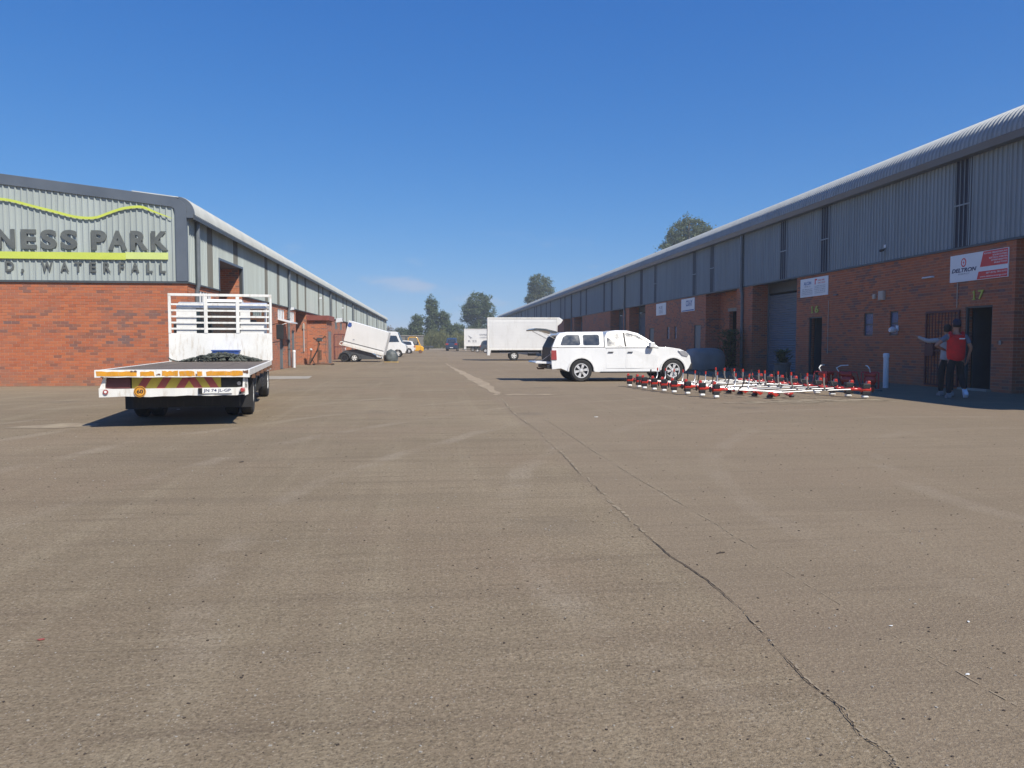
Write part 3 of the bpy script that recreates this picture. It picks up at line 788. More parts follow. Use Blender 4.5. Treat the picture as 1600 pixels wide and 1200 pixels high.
box('green_bar', -14.9, -9.1, SY - .02, SY, 3.81, 4.015, M['lime'], sgn)
box('green_bar', -9.098, -7.87, SY - .02, SY, 3.81 + .02, 4.015 + .02, M['lime2'], sgn)
WV = [(-14.9, 5.35), (-14.2, 5.5), (-13.4, 5.6), (-12.59, 5.55), (-12.24, 5.5), (-11.7, 5.36), (-11.17, 5.23), (-10.63, 5.09), (-10.27, 5.04), (-9.91, 5.06), (-9.54, 5.2), (-9.17, 5.33), (-8.8, 5.39), (-8.55, 5.38), (-8.25, 5.26), (-7.74, 5.07)]
def catmull(P, n=6):
    out = []
    for i in range(len(P) - 1):
        p0, p1, p2, p3 = P[max(i - 1, 0)], P[i], P[i + 1], P[min(i + 2, len(P) - 1)]
        for k in range(n):
            t_ = k / n
            out.append(tuple(.5 * (2 * p1[j] + (p2[j] - p0[j]) * t_ + (2 * p0[j] - 5 * p1[j] + 4 * p2[j] - p3[j]) * t_ ** 2 + (3 * p1[j] - p0[j] - 3 * p2[j] + p3[j]) * t_ ** 3) for j in range(len(p1))))
    out.append(P[-1]); return out
WC = catmull(WV); top = []; bot = []
for i, (x, z) in enumerate(WC):
    t_ = i / (len(WC) - 1); th = .075 * min(1, (1 - t_) * 9 + .15)
    top.append((x, z + th * .5)); bot.append((x, z - th * .5))
n = len(top); mb = MB()
mb.v = [(x, SY - .02, z) for x, z in top + bot] + [(x, SY, z) for x, z in top + bot]
for i in range(n - 1): mb.f += [(i, i + 1, n + i + 1, n + i), (2 * n + i, 2 * n + i + 1, 3 * n + i + 1, 3 * n + i), (i, 2 * n + i, 2 * n + i + 1, i + 1), (n + i, n + i + 1, 3 * n + i + 1, 3 * n + i)]
mb.build('green_wave', M['lime'], sgn)

# ---- right warehouse: street face x=14.9
RX, RY0, RY1, RB, RRID = 14.9, 9.0, 168.0, 4.0, 27.2
rw = thing('warehouse', 'long shaded brick and ribbed metal warehouse on the right with numbered doors', 'warehouse', (0, 0, 0))
PER = 22.2; P0 = 13.25
holes_R = []; rec_R = []; doors_R = []; wins_R = []
for k in range(-1, 7):
    P = P0 + k * PER
    for a, b in ((P - 5.37, P - 1.03), (P + .8, P + 5.03)): rec_R.append((max(a, RY0 + .4), b))
    doors_R += [(P + 5.8, P + 6.85), (P + 14.75, P + 15.78)]
    wins_R += [(P + 9.95, P + 10.4), (P + 11.35, P + 11.9)]
rec_R = [r for r in rec_R if r[0] > RY0 and r[1] < RY1 - 1 and r[1] > r[0] + 2]
doors_R = [r for r in doors_R if RY0 < r[0] and r[1] < RY1 - 1]; wins_R = [r for r in wins_R if RY0 < r[0] and r[1] < RY1 - 1]
holes_R = [(a, b, -.1, RB) for a, b in rec_R] + [(a, b, -.1, 2.32) for a, b in doors_R] + [(a, b, 1.55, 2.33) for a, b in wins_R]
brick_wall(rw, 'x', RX, RY0, RY1, RB, holes_R, lambda b: (b[0] < 18.6, (b[0] + b[1]) / 2 * 1.0 + abs(b[2] - 2.2) * .15), 1, geo=(18.2, 36.4), inward=1)
box('end_wall', RX + .222, 39.5, RY0, RY0 + .22, -.05, 6.9, M['brick'], rw); box('end_wall', RX + .222, 39.5, RY1 - .22, RY1, -.05, 6.9, M['brick'], rw)
box('back_wall', 39.3, 39.5, RY0 + .222, RY1 - .222, -.05, 6.9, M['brick'], rw)
for a, b in rec_R:
    recess(rw, 1, RX, a, b, RB, .8, shutter=not (36 < a < 37))
# the dark doorway recess left of the second pipe
a, b = [r for r in rec_R if 36 < r[0] < 37][0]
MB().box(RX + .8, RX + 1.0, a + 2.9, b, 0, RB).box(RX + .8, RX + 1.0, a, a + 2.9, 2.95, RB).build('recess_back_wall', M['brick'], rw)
box('lintel', RX + .76, RX + .798, a - .0, a + 3.0, 2.95, 3.12, M['concrete'], rw)
for i, (a, b) in enumerate(doors_R):
    fr = MB().box(RX + .03, RX + .10, a, a + .05, 0, 2.32).box(RX + .03, RX + .10, b - .05, b, 0, 2.32).box(RX + .03, RX + .10, a + .05, b - .05, 2.27, 2.32).build('door_frame', M['drip'], rw)
    if a > 40: box('door', RX + .05, RX + .09, a + .05, b - .05, .01, 2.27, M['doorgrey'], fr)
    else:   # open door leaf swung inwards; the room behind is dark
        box('door', RX + .24, RX + 1.2, b - .06, b - .015, .01, 2.27, M['drip'], fr)
    box('door_step', RX - .14, RX + .02, a - .05, b + .05, 0, .06, M['concrete'], rw) if a < 40 else None
# a closed dark room behind so that daylight does not leak through the doors
MB().box(RX + 2.6, RX + 2.7, RY0 + .3, 60, 0, RB).box(RX + .24, RX + 2.6, RY0 + .3, 60, RB + .1, RB + .2).build('partition', M['inside'], rw)
for a, b in wins_R:
    f = MB()
    for q in ((a, b, 1.55, 1.59), (a, b, 2.29, 2.33), (a, b, 1.92, 1.96), (a, a + .04, 1.59, 2.29), (b - .04, b, 1.59, 2.29)): f.box(RX + .04, RX + .08, *q)
    f = f.build('window', M['drip'], rw)
    for z0, z1 in ((1.592, 1.918), (1.962, 2.288)): box('pane', RX + .055, RX + .063, a + .042, b - .042, z0, z1, M['glasspane'] if 'glasspane' in M else M['glass'], f)
rsheet = MB(); wall_sheet(rsheet, rib_profile(0, SW - .002), RB, 6.56, lambda u, d, z: (-d, u, z))
rs_me = rsheet.mesh('cladding_sheet'); rs_me.materials.append(M['cladr'])
strips_R = []
for k in range(-1, 8): strips_R += [P0 + k * PER + d for d in (-7.9, -4.6, 4.2, 6.8)]
y = RY0; far = MB(); fars = MB()
while y < RY1 - .1:
    st = any(abs(y + SW / 2 - (s_ + .2)) < SW / 2 for s_ in strips_R)
    if y < 52:
        me = rs_me
        if st: me = rs_me.copy(); me.materials.clear(); me.materials.append(M['stripr'])
        obj_from(me, 'translucent_sheet' if st else 'cladding_sheet', None, rw, (RX - .002 - random.uniform(0, .005) + (.012 if st else 0), y, 0))
        if st:   # straps and pale side laps over the translucent strip
            box('lap_strip', RX - .045, RX - .038, y - .01, y + .035, RB, 6.5, M['cladr'], rw)
            for q in range(4): box('rib_cap', RX - .046, RX - .030, y + q * PITCH + .078, y + q * PITCH + .094, RB + .01, 6.5, M['cladr'], rw)
            box('mid_batten', RX - .05, RX - .038, y + .04, y + SW - .02, 5.25 - .1 * (y % 1), 5.29 - .1 * (y % 1), M['cladr'], rw)
    else: wall_sheet(fars if st else far, rib_profile(0, SW - .002), RB, 6.56, lambda u, d, z, yy=y: (RX - d, yy + u, z))
    y += SW
tag(far.build('cladding', M['cladr'], rw), kind='stuff'); tag(fars.build('translucent_cladding', M['stripr'], rw), kind='stuff')
MB().box(RX + .02, RX + .1, RY0, RY1, RB + .09, 6.6).build('wall_lining', M['inside'], rw)
MB().box(RX - .06, RX + .02, RY0, RY1, RB - .06, RB - .003).build('drip_flashing', M['drip'], rw)
eave_run(rw, RX + .40, 6.62, .74, 1, RY0, RY1, 56, M['roofr'], .02)
main_roof(rw, RX + .40 - .74 * math.cos(a_) + 1.35, 6.62 + .74 * math.sin(a_) + 1.3 * math.sin(R(6.8)), RRID, RY0, RY1, M['roofr'])
MB().prism([(RX - .36, 6.60), (RX - .30, 6.42), (RX + .02, 6.42), (RX + .02, 6.60)], 'y', RY0, RY1).build('eave_soffit', M['flash'], rw)
for k in range(0, 8):
    y = P0 + PER * k
    if y < RY1: downpipe(rw, 1, RX, y, 6.42, 3.85, .075)

# ---------------------------------------------------------------- signs, numbers and fittings on the right wall
SXR = RX - .03
def wall_sign(y_left, y_right, z0, z1, label, m='signwhite'):
    """sign on the right wall; seen from the yard its left edge is at the larger y"""
    t = thing('wall_sign', label, 'sign', (RX, y_left, z0))
    box('panel', -.03, -.001, y_right - y_left, 0, 0, z1 - z0, M[m], t, .004)
    return t
UY = (0, -1, 0); VZ = (0, 0, 1)
def st(t, txt, a, b, w_, h, m, bold=0, shear=0, layer=0): return text('lettering', txt, (-.032 - .001 * layer, -a, b), UY, VZ, w_, h, M[m], t, .002, bold, shear)
def sp(t, name, pts, m, layer=0):     # flat print: pts (distance from left edge, height)
    mb = MB(); mb.prism([(-a, b) for a, b in pts], 'x', -.0325 - .001 * layer, -.0302); return mb.build(name, M[m], t)
t = wall_sign(20.74, 18.5, 3.02, 3.78, 'white and red sign board above the door numbered 17')
sp(t, 'red_print', [(1.21, .34), (2.22, .34), (2.22, .745), (1.33, .745)], 'redprint')
sp(t, 'red_print', [(1.10, .015), (2.22, .015), (2.22, .22), (1.165, .22)], 'redprint')
circ = lambda cx, cy, rx, ry, n=20: [(cx + rx * math.cos(2 * math.pi * i / n), cy + ry * math.sin(2 * math.pi * i / n)) for i in range(n)]
sp(t, 'emblem', circ(.56, .53, .105, .125), 'redprint'); sp(t, 'emblem_inner', circ(.56, .53, .07, .09), 'signwhite', 1)
sp(t, 'emblem_bolt', [(.59, .60), (.52, .52), (.555, .52), (.53, .45), (.60, .54), (.565, .54)], 'redprint', 2)
st(t, 'DELTRON', .08, .265, 1.0, .115, 'navy', .03, .25); st(t, 'ENERGY', .36, .195, .46, .04, 'greyprint')
for i, (tx, a, w_) in enumerate((('ROUTINE / BREAKDOWN AND', 1.36, .84), ('SOLAR SYSTEMS', 1.68, .52), ('ELECTRICAL INVERTERS', 1.55, .65), ('BATTERIES GENERATORS', 1.63, .57), ('BACKUP POWER', 1.74, .46))):
    st(t, tx, a, .665 - i * .068, w_, .042, 'signwhite', .01, 0, 1)
st(t, '087 (073) 784 0192', 1.45, .13, .75, .055, 'signwhite', .01, 0, 1); st(t, 'www.deltronenergy.com', 1.22, .045, .98, .05, 'signwhite', .01, 0, 1)
t = wall_sign(29.72, 27.56, 3.12, 3.84, 'white sign board with small blue print above the door numbered 16')
st(t, 'ALCON', .30, .47, .58, .13, 'blueprint', .01); st(t, 'PROJECTS', .36, .37, .46, .06, 'greyprint')
for i in range(4): st(t, ('PIPE SPECIALISTS', 'SUPPLY AND REPAIR', 'FABRICATION', 'INSTALLATION')[i], .14, .28 - i * .065, .85, .038, 'greyprint')
sp(t, 'red_print', [(1.16, .66), (1.34, .66), (1.34, .60), (1.23, .60), (1.23, .45), (1.16, .45)], 'redprint')
st(t, 'TOOL HIRE', 1.40, .56, .5, .06, 'redprint', .01); st(t, 'AND SALES', 1.40, .47, .55, .05, 'redprint')
for i in range(5): st(t, ('MOWERS AND SAWS', 'BRUSH CUTTERS', 'REPAIRS', 'SPARES', 'SERVICE')[i], 1.16, .36 - i * .065, .82, .036, 'greyprint')
t = wall_sign(44.5, 42.2, 3.13, 3.88, 'white sign with large pale blue print, further along the shaded wall past door 16')
st(t, 'CKAY', .85, .30, 1.1, .34, 'blueprint', .02); sp(t, 'blue_print', [(.1, .03), (2.2, .03), (2.2, .1), (.1, .08)], 'blueprint')
t = wall_sign(49.6, 47.5, 3.10, 3.87, 'white sign with faint grey print, the farthest sign along the shaded wall')
st(t, 'KE', .65, .42, .8, .16, 'greyprint', .01)
for i in range(3): st(t, 'WORKSHOP', .6, .3 - i * .09, .9, .05, 'greyprint')
def number(txt, y_left, z0, w_, h, label):
    t = thing('door_number', label, 'number', (RX, y_left, z0))
    for i, ch in enumerate(txt):
        if ch == '1':
            u = w_ * .30; pts = [(.05, 0), (.95, 0), (.95, .10), (.66, .10), (.66, 1), (.44, 1), (.05, .80), (.12, .70), (.40, .80), (.40, .10), (.05, .10)]
            MB().prism([(-(i * w_ * .56 + .02) - a * u, b * h) for a, b in pts], 'x', -.03, -.010).build('digit', M['numgreen'], t); continue
        text('digit', ch, (-.012, -(i * (w_ * .56)) - (.03 if ch == '1' else 0), 0), UY, VZ, w_ * (.30 if ch == '1' else .44), h, M['numgreen'], t, .02, .02)
    return t
number('17', 19.83, 2.49, .46, .25, 'yellow-green number 17 above the right-hand open doorway')
number('16', 28.85, 2.47, .60, .28, 'yellow-green number 16 above the dark doorway beside the roller shutter')
def wall_box(name, y, z, w_, h, d, label, cat, m):
    t = thing(name, label, cat, (RX, y, z)); box('housing', -d, -.001, -w_ / 2, w_ / 2, 0, h, M[m], t, .01)
    box('cover', -d - .012, -d - .0, -w_ / 2 + .03, w_ / 2 - .03, .03, h - .03, M[m], t); return t
wall_box('alarm_box', 24.05, 2.72, .30, .30, .09, 'larger beige alarm box on the shaded brick wall between doors 16 and 17', 'alarm box', 'alarm')
wall_box('junction_box', 24.5, 2.78, .16, .16, .06, 'smaller beige junction box just left of the alarm box', 'junction box', 'alarm')
wall_box('door_bell', 18.72, 1.25, .07, .12, .03, 'small pale bell push at the right edge of doorway 17', 'door bell', 'alarm')
t = thing('security_camera', 'small black camera on the shaded cladding above the alarm box', 'camera', (RX - .04, 23.93, 4.38))
MB().tube([(0, 0, 0), (-.10, 0, -.03)], .015, 6).build('arm', M['black'], t); MB().lathe([(.04, -.09), (.045, .06)], (-.13, 0, -.05), 'y', 12).build('body', M['black'], t)
MB().box(-.02, 0, -.05, .05, .04, .14).build('bracket', M['pvc'], t)
t = thing('bulkhead_light', 'short white strip light on the brick wall left of the red and white sign', 'light', (RX, 21.7, 3.24))
MB().box(-.06, -.001, -.24, .24, 0, .05).build('base', M['pvc'], t, bevel=.008); MB().lathe([(.022, -.22), (.022, .22)], (-.075, 0, .02), 'y', 8).build('tube', M['pvc'], t)
t = thing('bulkhead_light', 'small grey strip light on the brick wall above and right of doorway 16', 'light', (RX, 27.0, 3.05))
MB().box(-.05, -.001, -.14, .14, 0, .05).build('base', M['pipe'], t, bevel=.008)
t = thing('wall_lamp', 'round white lamp beside the small window left of the security gate', 'lamp', (RX, 23.2, 1.72))
MB().lathe([(.03, -.02), (.04, -.06), (.10, -.13), (.11, -.2), (.07, -.27)], (0, 0, 0), 'x', 14).build('globe', M['pvc'], t, smooth=True)
MB().box(-.03, -.001, -.06, .06, -.03, .14).build('bracket', M['pvc'], t)
t = thing('conduit', 'thin vertical conduit on the brick wall under the red and white sign', 'conduit', (RX - .02, 20.42, 0))
MB().tube([(0, 0, 2.3), (0, 0, 3.0)], .012, 6).build('tube', M['alarm'], t)
t = thing('conduit', 'long thin conduit running down the brick wall right of doorway 16', 'conduit', (RX - .02, 27.5, 0))
MB().tube([(0, 0, .9), (0, 0, 2.9)], .012, 6).build('tube', M['alarm'], t)
sg = thing('security_gate', 'maroon barred security gate folded back against the wall left of doorway 17', 'gate', (RX - .05, 20.25, 0))
for y0, y1, z0, z1 in ((0, .05, .05, 2.24), (1.42, 1.47, .05, 2.24), (.05, 1.42, .05, .10), (.05, 1.42, 2.18, 2.24), (.05, 1.42, 1.05, 1.10)): box('frame_bar', -.025, .015, y0, y1, z0, z1, M['maroon'], sg)
for i in range(9): box('bar', -.015, .003, .17 + i * .14, .19 + i * .14, .10, 2.18, M['maroon'], sg)
box('lock_box', -.05, .02, 1.05, 1.42, .92, 1.28, M['maroon'], sg)
post(13.16, 21.0, .98, .075, 'white pipe post in front of the shaded brick wall between doors 16 and 17')

# ---------------------------------------------------------------- vehicles
def wheel(parent, c, r, wd, rim='rim', spokes=6, side=-1, ax='y', rimf=.62):
    """road wheel; side = direction of the visible face along the axle"""
    s = side; hw = wd / 2
    t_ = MB().lathe([(r * rimf, -hw * .9), (r * .90, -hw), (r * .985, -hw * .75), (r, -hw * .4), (r, hw * .4), (r * .985, hw * .75), (r * .90, hw), (r * rimf, hw * .9)], c, ax, 28, cap=False).build('tyre', M['tyre'], parent, smooth=True)
    rr_ = r * rimf
    MB().lathe([(rr_, s * hw * .88), (rr_ * .93, s * hw * .5), (rr_ * .90, -s * hw * .1), (.005, -s * hw * .1)], c, ax, 24, cap=False).build('rim_barrel', M['chassis'], t_, smooth=True)
    MB().lathe([(rr_, -s * hw * .88), (.005, -s * hw * .8)], c, ax, 24, cap=False).build('inner_disc', M['chassis'], t_)
    mb = MB()
    f = s * hw * .80
    for i in range(spokes):
        a = 2 * math.pi * i / spokes + .2
        for da in (-.13, .13) if spokes > 5 else (0,):
            q = []
            for rad, wdt in ((rr_ * .12, .10 if spokes > 5 else .22), (rr_ * .98, .075 if spokes > 5 else .26)):
                for sg_ in (-1, 1):
                    q.append((rad * math.cos(a + da * rad / rr_) - sg_ * wdt * rr_ * math.sin(a), rad * math.sin(a + da * rad / rr_) + sg_ * wdt * rr_ * math.cos(a)))
            for pts in ([q[0], q[1], q[3], q[2]],):
                if ax == 'y': mb.prism([(c[0] + x, c[2] + z) for x, z in pts], 'y', c[1] + f - s * .03, c[1] + f)
                else: mb.prism([(c[1] + x, c[2] + z) for x, z in pts], 'x', c[0] + f - s * .03, c[0] + f)
    mb.build('spokes', M[rim], t_)
    pr = [(rr_ * .99, f), (rr_ * .99, f + s * .012), (rr_ * .9, f + s * .012), (rr_ * .88, f - s * .02)]
    MB().lathe(pr if s > 0 else pr, c, ax, 24)
    # rim lip as a ring
    lip = MB(); n = 24
    for i in range(n):
        a0, a1 = 2 * math.pi * i / n, 2 * math.pi * (i + 1) / n
        V = []
        for a in (a0, a1):
            for rad, o in ((rr_ * 1.0, f - s * .03), (rr_ * 1.0, f + s * .01), (rr_ * .9, f + s * .01), (rr_ * .88, f - s * .03)):
                d = (rad * math.cos(a), o, rad * math.sin(a)) if ax == 'y' else (o, rad * math.cos(a), rad * math.sin(a))
                V.append((c[0] + d[0], c[1] + d[1], c[2] + d[2]))
        lip.add(V, [(0, 1, 5, 4), (1, 2, 6, 5), (2, 3, 7, 6)])
    lip.build('rim_lip', M[rim], t_, smooth=True)
    MB().lathe([(rr_ * .24, f - s * .05), (rr_ * .22, f + s * .012), (rr_ * .1, f + s * .02)], c, ax, 14).build('hub', M[rim], t_, smooth=True)
    return t_
def arch(cx, r, z0, n=12, zc=.36):
    """points of a wheel arch from left to right, for the underside of a body outline at height z0"""
    a0 = math.asin(max(-1, min(1, (z0 - zc) / r)))
    return [(cx + r * math.cos(math.pi - a0 - (math.pi - 2 * a0) * i / n), zc + r * math.sin(math.pi - a0 - (math.pi - 2 * a0) * i / n)) for i in range(n + 1)]
def loft_side(prof, layers):
    """closed loft: prof(x-z outline) scaled per layer; layers=[(y, inset)] insets toward outline centroid"""
    pass
def shell(top, bottom, half, tumble=0, zb=0, zt=1, round_=.05):
    """body volume from an x-z outline extruded across y with the top half leaning in (tumblehome)"""
    pts = top + bottom; mb = MB()
    ys = lambda z: half - tumble * max(0, min(1, (z - zb) / (zt - zb))) ** 1.15
    n = len(pts)
    V = [(x, -ys(z), z) for x, z in pts] + [(x, ys(z), z) for x, z in pts]
    mb.v = V; mb.f = [tuple(range(n)), tuple(range(2 * n - 1, n - 1, -1))] + [(i, (i + 1) % n, n + (i + 1) % n, n + i) for i in range(n)]
    return mb, ys
def side_panel(name, pts, ysf, m, parent, off, side=-1, th=.012):
    """thin panel following the leaning side; sub-divided outline"""
    mb = MB(); n = len(pts)
    mb.v = [(x, side * (ysf(z) + off), z) for x, z in pts] + [(x, side * (ysf(z) - th), z) for x, z in pts]
    mb.f = [tuple(range(n)), tuple(range(2 * n - 1, n - 1, -1))] + [(i, (i + 1) % n, n + (i + 1) % n, n + i) for i in range(n)]
    return mb.build(name, m, parent)

# ---- flatbed truck (seen from behind)
ft = thing('flatbed_truck', 'white flatbed truck seen from behind with an empty steel deck and white headboard rack', 'truck', (-3.89, 12.2, 0), R(8.2))
W2 = 1.1
for i in range(8): box('deck_plank', -W2 + .045 + i * .265, -W2 + .045 + i * .265 + .261, .07, 6.16, .865, .885 + random.uniform(-.0015, .0015), M['deck'], ft)
for s in (-1, 1):
    r_ = MB().box(s * W2 - (.045 if s > 0 else 0), s * W2 + (0 if s > 0 else .045), .07, 6.2, .79, .893).build('side_rail', M['oldwhite'], ft, bevel=.006)
    for k in range(6): box('rope_hook', s * (W2 - .005) - .015, s * (W2 - .005) + .03 * s + .015 * s, .6 + k, .63 + k, .73, .80, M['rust'], r_)
rear = MB(); # battered rear deck edge, sagging slightly
xs_ = [-W2 + i * 2 * W2 / 14 for i in range(15)]
sag = [0, .004, -.003, .002, -.004, -.006, -.002, -.006, -.009, -.004, -.006, -.01, -.012, -.012, -.018]
V = []
for x, s_ in zip(xs_, sag): V += [(x, 0, .785 + s_), (x, 0, .898 + s_), (x, .072, .898 + s_ * .3), (x, .072, .785 + s_)]
rear.v = V; rear.f = [(4 * i + j, 4 * i + 4 + j, 4 * i + 4 + (j + 1) % 4, 4 * i + (j + 1) % 4) for i in range(14) for j in range(4)] + [(0, 1, 2, 3), (56, 59, 58, 57)]
rr0 = rear.build('rear_edge', M['oldwhite'], ft)
def rag(x0, x1, z0, z1, y, seed, amp=.008, n=9):
    rnd = random.Random(seed); p = []
    for i in range(n): p.append((x0 + (x1 - x0) * i / (n - 1), z0 + rnd.uniform(-amp, amp) * .6))
    for i in range(n): p.append((x1 - (x1 - x0) * i / (n - 1) + rnd.uniform(-amp, amp), z1 - abs(rnd.uniform(-amp, amp)) * 1.6))
    return p
for k, (x0, x1) in enumerate(((-1.07, -.52), (-.47, -.27), (-.17, .06), (.085, .30), (.34, .41), (.47, 1.0))):
    MB().prism(rag(x0, x1, .803 - .004 * k * .5, .880 - .006 * (k > 3), 0, k, .010), 'y', -.004, -.0005).build('reflective_tape', M['tape'], rr0)
for k, (x0, x1, z0, z1) in enumerate(((-.25, -.19, .81, .84), (-.60, -.52, .86, .89), (.31, .34, .80, .84), (1.01, 1.08, .83, .885), (-1.02, -.97, .79, .802))):
    MB().prism(rag(x0, x1, z0, z1, 0, k + 20, .012, 5), 'y', -.006, -.0045).build('rust_patch', M['rust'], rr0)
# recessed rear panel, chevrons, lamps
pn = box('rear_panel', -1.0, 1.0, .16, .20, .56, .79, M['chassis'], ft)
box('chevron_board', -.62, .66, .145, .158, .60, .78, M['yellow'], ft)
chev = ft.children[-1] if ft.children else None
cb = [o for o in bpy.data.objects if o.name.startswith('chevron_board')][0]
for x in (-.56, -.28, 0.0):
    MB().prism([(x, .601), (x + .12, .601), (x + .25 - .02, .779), (x + .25 - .14, .779)], 'y', .1405, .1448).build('chevron_stripe', M['chevred'], cb)
for x in (.16, .40):
    MB().prism([(x + .11, .601), (x + .23, .601), (x + .12, .779), (x, .779)], 'y', .1405, .1448).build('chevron_stripe', M['chevred'], cb)
lp = box('tail_lamp_panel', -.99, -.64, .13, .16, .61, .77, M['dkred'], ft)
lp2 = box('tail_lamp_panel', .67, .99, .13, .16, .61, .77, M['chassis'], ft)
MB().lathe([(.035, 0), (.03, -.02)], (.93, .128, .67), 'y', 14).build('round_lamp', M['lamp'], lp2)
bmp_ = MB(); xs2 = [-1.06 + i * 2.12 / 12 for i in range(13)]
dent = [0, .002, .01, 0, -.008, .004, .0, .012, .004, -.004, .006, .0, .02]
V = []
for x, d in zip(xs2, dent):
    z0 = .485 + d * .8; z1 = .605 if abs(x) < 1.0 else .62
    V += [(x, .06 + d, z0), (x, .05 + d, z1), (x, .15, z1), (x, .17, z0)]
bmp_.v = V; bmp_.f = [(4 * i + j, 4 * i + 4 + j, 4 * i + 4 + (j + 1) % 4, 4 * i + (j + 1) % 4) for i in range(12) for j in range(4)] + [(0, 1, 2, 3), (48, 51, 50, 49)]
bu = bmp_.build('bumper', M['oldwhite'], ft)
MB().prism([(-1.06, .60), (-.985, .605), (-.96, .80), (-.99, .80)], 'y', .08, .13).build('bumper_bracket', M['oldwhite'], ft)
MB().prism([(1.06, .60), (.985, .605), (1.0, .80), (1.05, .80)], 'y', .06, .20).build('bumper_bracket', M['oldwhite'], ft)
MB().prism([(1.02, .48), (1.07, .50), (1.055, .80), (1.02, .80)], 'y', .06, .11).build('bumper_bracket', M['oldwhite'], ft)
pl = box('number_plate', .395, .835, .038, .046, .52, .60, M['plate'], ft, .003)
text('plate_text', 'JN 74 JL-GP', (.415, .036, .532), (1, 0, 0), (0, 0, 1), .40, .058, M['navy'], pl, -.0018, .015)
box('plate_holder', .34, .395, .036, .05, .515, .605, M['black'], ft)
d60 = MB().lathe([(.085, .046), (.085, .040)], (-.49, 0, .565), 'y', 28).build('speed_disc', M['tape'], ft)
ring = MB()
for i in range(28):
    a0, a1 = 2 * math.pi * i / 28, 2 * math.pi * (i + 1) / 28
    ring.add([(-.49 + r2 * math.cos(a), yy, .565 + r2 * math.sin(a)) for a in (a0, a1) for r2 in (.066, .074) for yy in (.0375, .0398)], [(0, 2, 6, 4), (1, 5, 7, 3), (0, 4, 5, 1), (2, 3, 7, 6)])
ring.build('disc_ring', M['ink'], d60)
text('disc_text', '60', (-.535, .0385, .535), (1, 0, 0), (0, 0, 1), .09, .06, M['ink'], d60, -.0018, .03)
rf = MB().lathe([(.038, .05), (.036, .035)], (-.965, 0, .565), 'y', 18).build('reflector', M['red_lamp'], ft)
MB().lathe([(.020, .034), (.018, .031)], (-.965, 0, .565), 'y', 14).build('reflector_centre', M['plate'], rf)
MB().lathe([(.04, .06), (.036, .02), (.02, .0)], (.985, 0, .565), 'y', 16).build('tail_lamp', M['red_lamp'], ft, smooth=True)
MB().lathe([(.018, .06), (.016, .03)], (.95, 0, .52), 'y', 12).build('wiring_stub', M['black'], ft)
for s in (-1, 1):
    MB().box(s * .42 - .04, s * .42 + .04, .22, 8.2, .62, .80).build('chassis_rail', M['chassis'], ft)
    fl = MB().box(s * .78 - .25, s * .78 + .25, 1.55, 1.565, .18, .76).build('mud_flap', M['black'], ft)
for yy in (.5, 1.6, 2.8, 4.0, 5.2): box('cross_member', -1.03, 1.03, yy, yy + .06, .802, .862, M['chassis'], ft)
box('under_panel', -.68, .9, .5, .56, .28, .56, M['chassis'], ft)
MB().lathe([(.07, -.9), (.07, .9)], (0, 2.2, .42), 'x', 12).build('rear_axle', M['chassis'], ft)
MB().lathe([(.05, -.17), (.16, -.15), (.19, 0), (.16, .15), (.05, .17)], (0, 2.2, .42), 'x', 14).build('differential', M['chassis'], ft, smooth=True)
for s in (-1, 1):
    for xx in (.62, .88): wheel(ft, (s * xx, 2.2, .40), .40, .21, 'rimw', 5, s, 'x', .55)
    wheel(ft, (s * .86, 7.0, .40), .40, .22, 'rimw', 5, s, 'x', .55)
MB().lathe([(.25, 3.4), (.25, 4.3)], (.78, 0, .52), 'y', 18).build('fuel_tank', M['chassis'], ft)
MB().prism([(.95, .80), (1.02, .80), (.96, .36), (.90, .36)], 'y', 2.9, 2.98).build('side_stay', M['doorgrey'], ft)
MB().prism([(.95, .80), (1.0, .80), (.98, .36), (.93, .36)], 'y', 4.9, 4.98).build('side_stay', M['doorgrey'], ft)
box('tool_box', .62, 1.0, 4.95 + .04, 5.7, .36, .76, M['chassis'], ft)
# headboard
hb = thing('headboard', None, None); hb.parent = ft
HB = MB()
hw_ = 1.12
fp = MB().box(-hw_, hw_, 6.16, 6.20, .895, 1.525).build('headboard_panel', M['oldwhite'], ft, bevel=.006)
for x0, x1 in ((-hw_, -hw_ + .06), (-.36, -.285), (.33, .405), (hw_ - .05, hw_)): box('headboard_post', x0, x1, 6.15, 6.21, 1.527, 2.365, M['oldwhite'], ft, .005)
box('headboard_top_rail', -hw_, hw_, 6.148, 6.212, 2.367, 2.425, M['oldwhite'], ft, .005)
for i in range(5): box('headboard_slat', -hw_ + .062, hw_ - .052, 6.165, 6.195, 1.605 + i * .138, 1.647 + i * .138, M['oldwhite'], ft, .004)
bpy.data.objects.remove(hb)
# cab
cabx = .02
cab = MB(); outl = [(6.42, .62), (8.15, .62), (8.22, 1.15), (8.15, 1.35), (7.85, 2.12), (7.6, 2.2), (6.6, 2.2), (6.42, 2.1)]
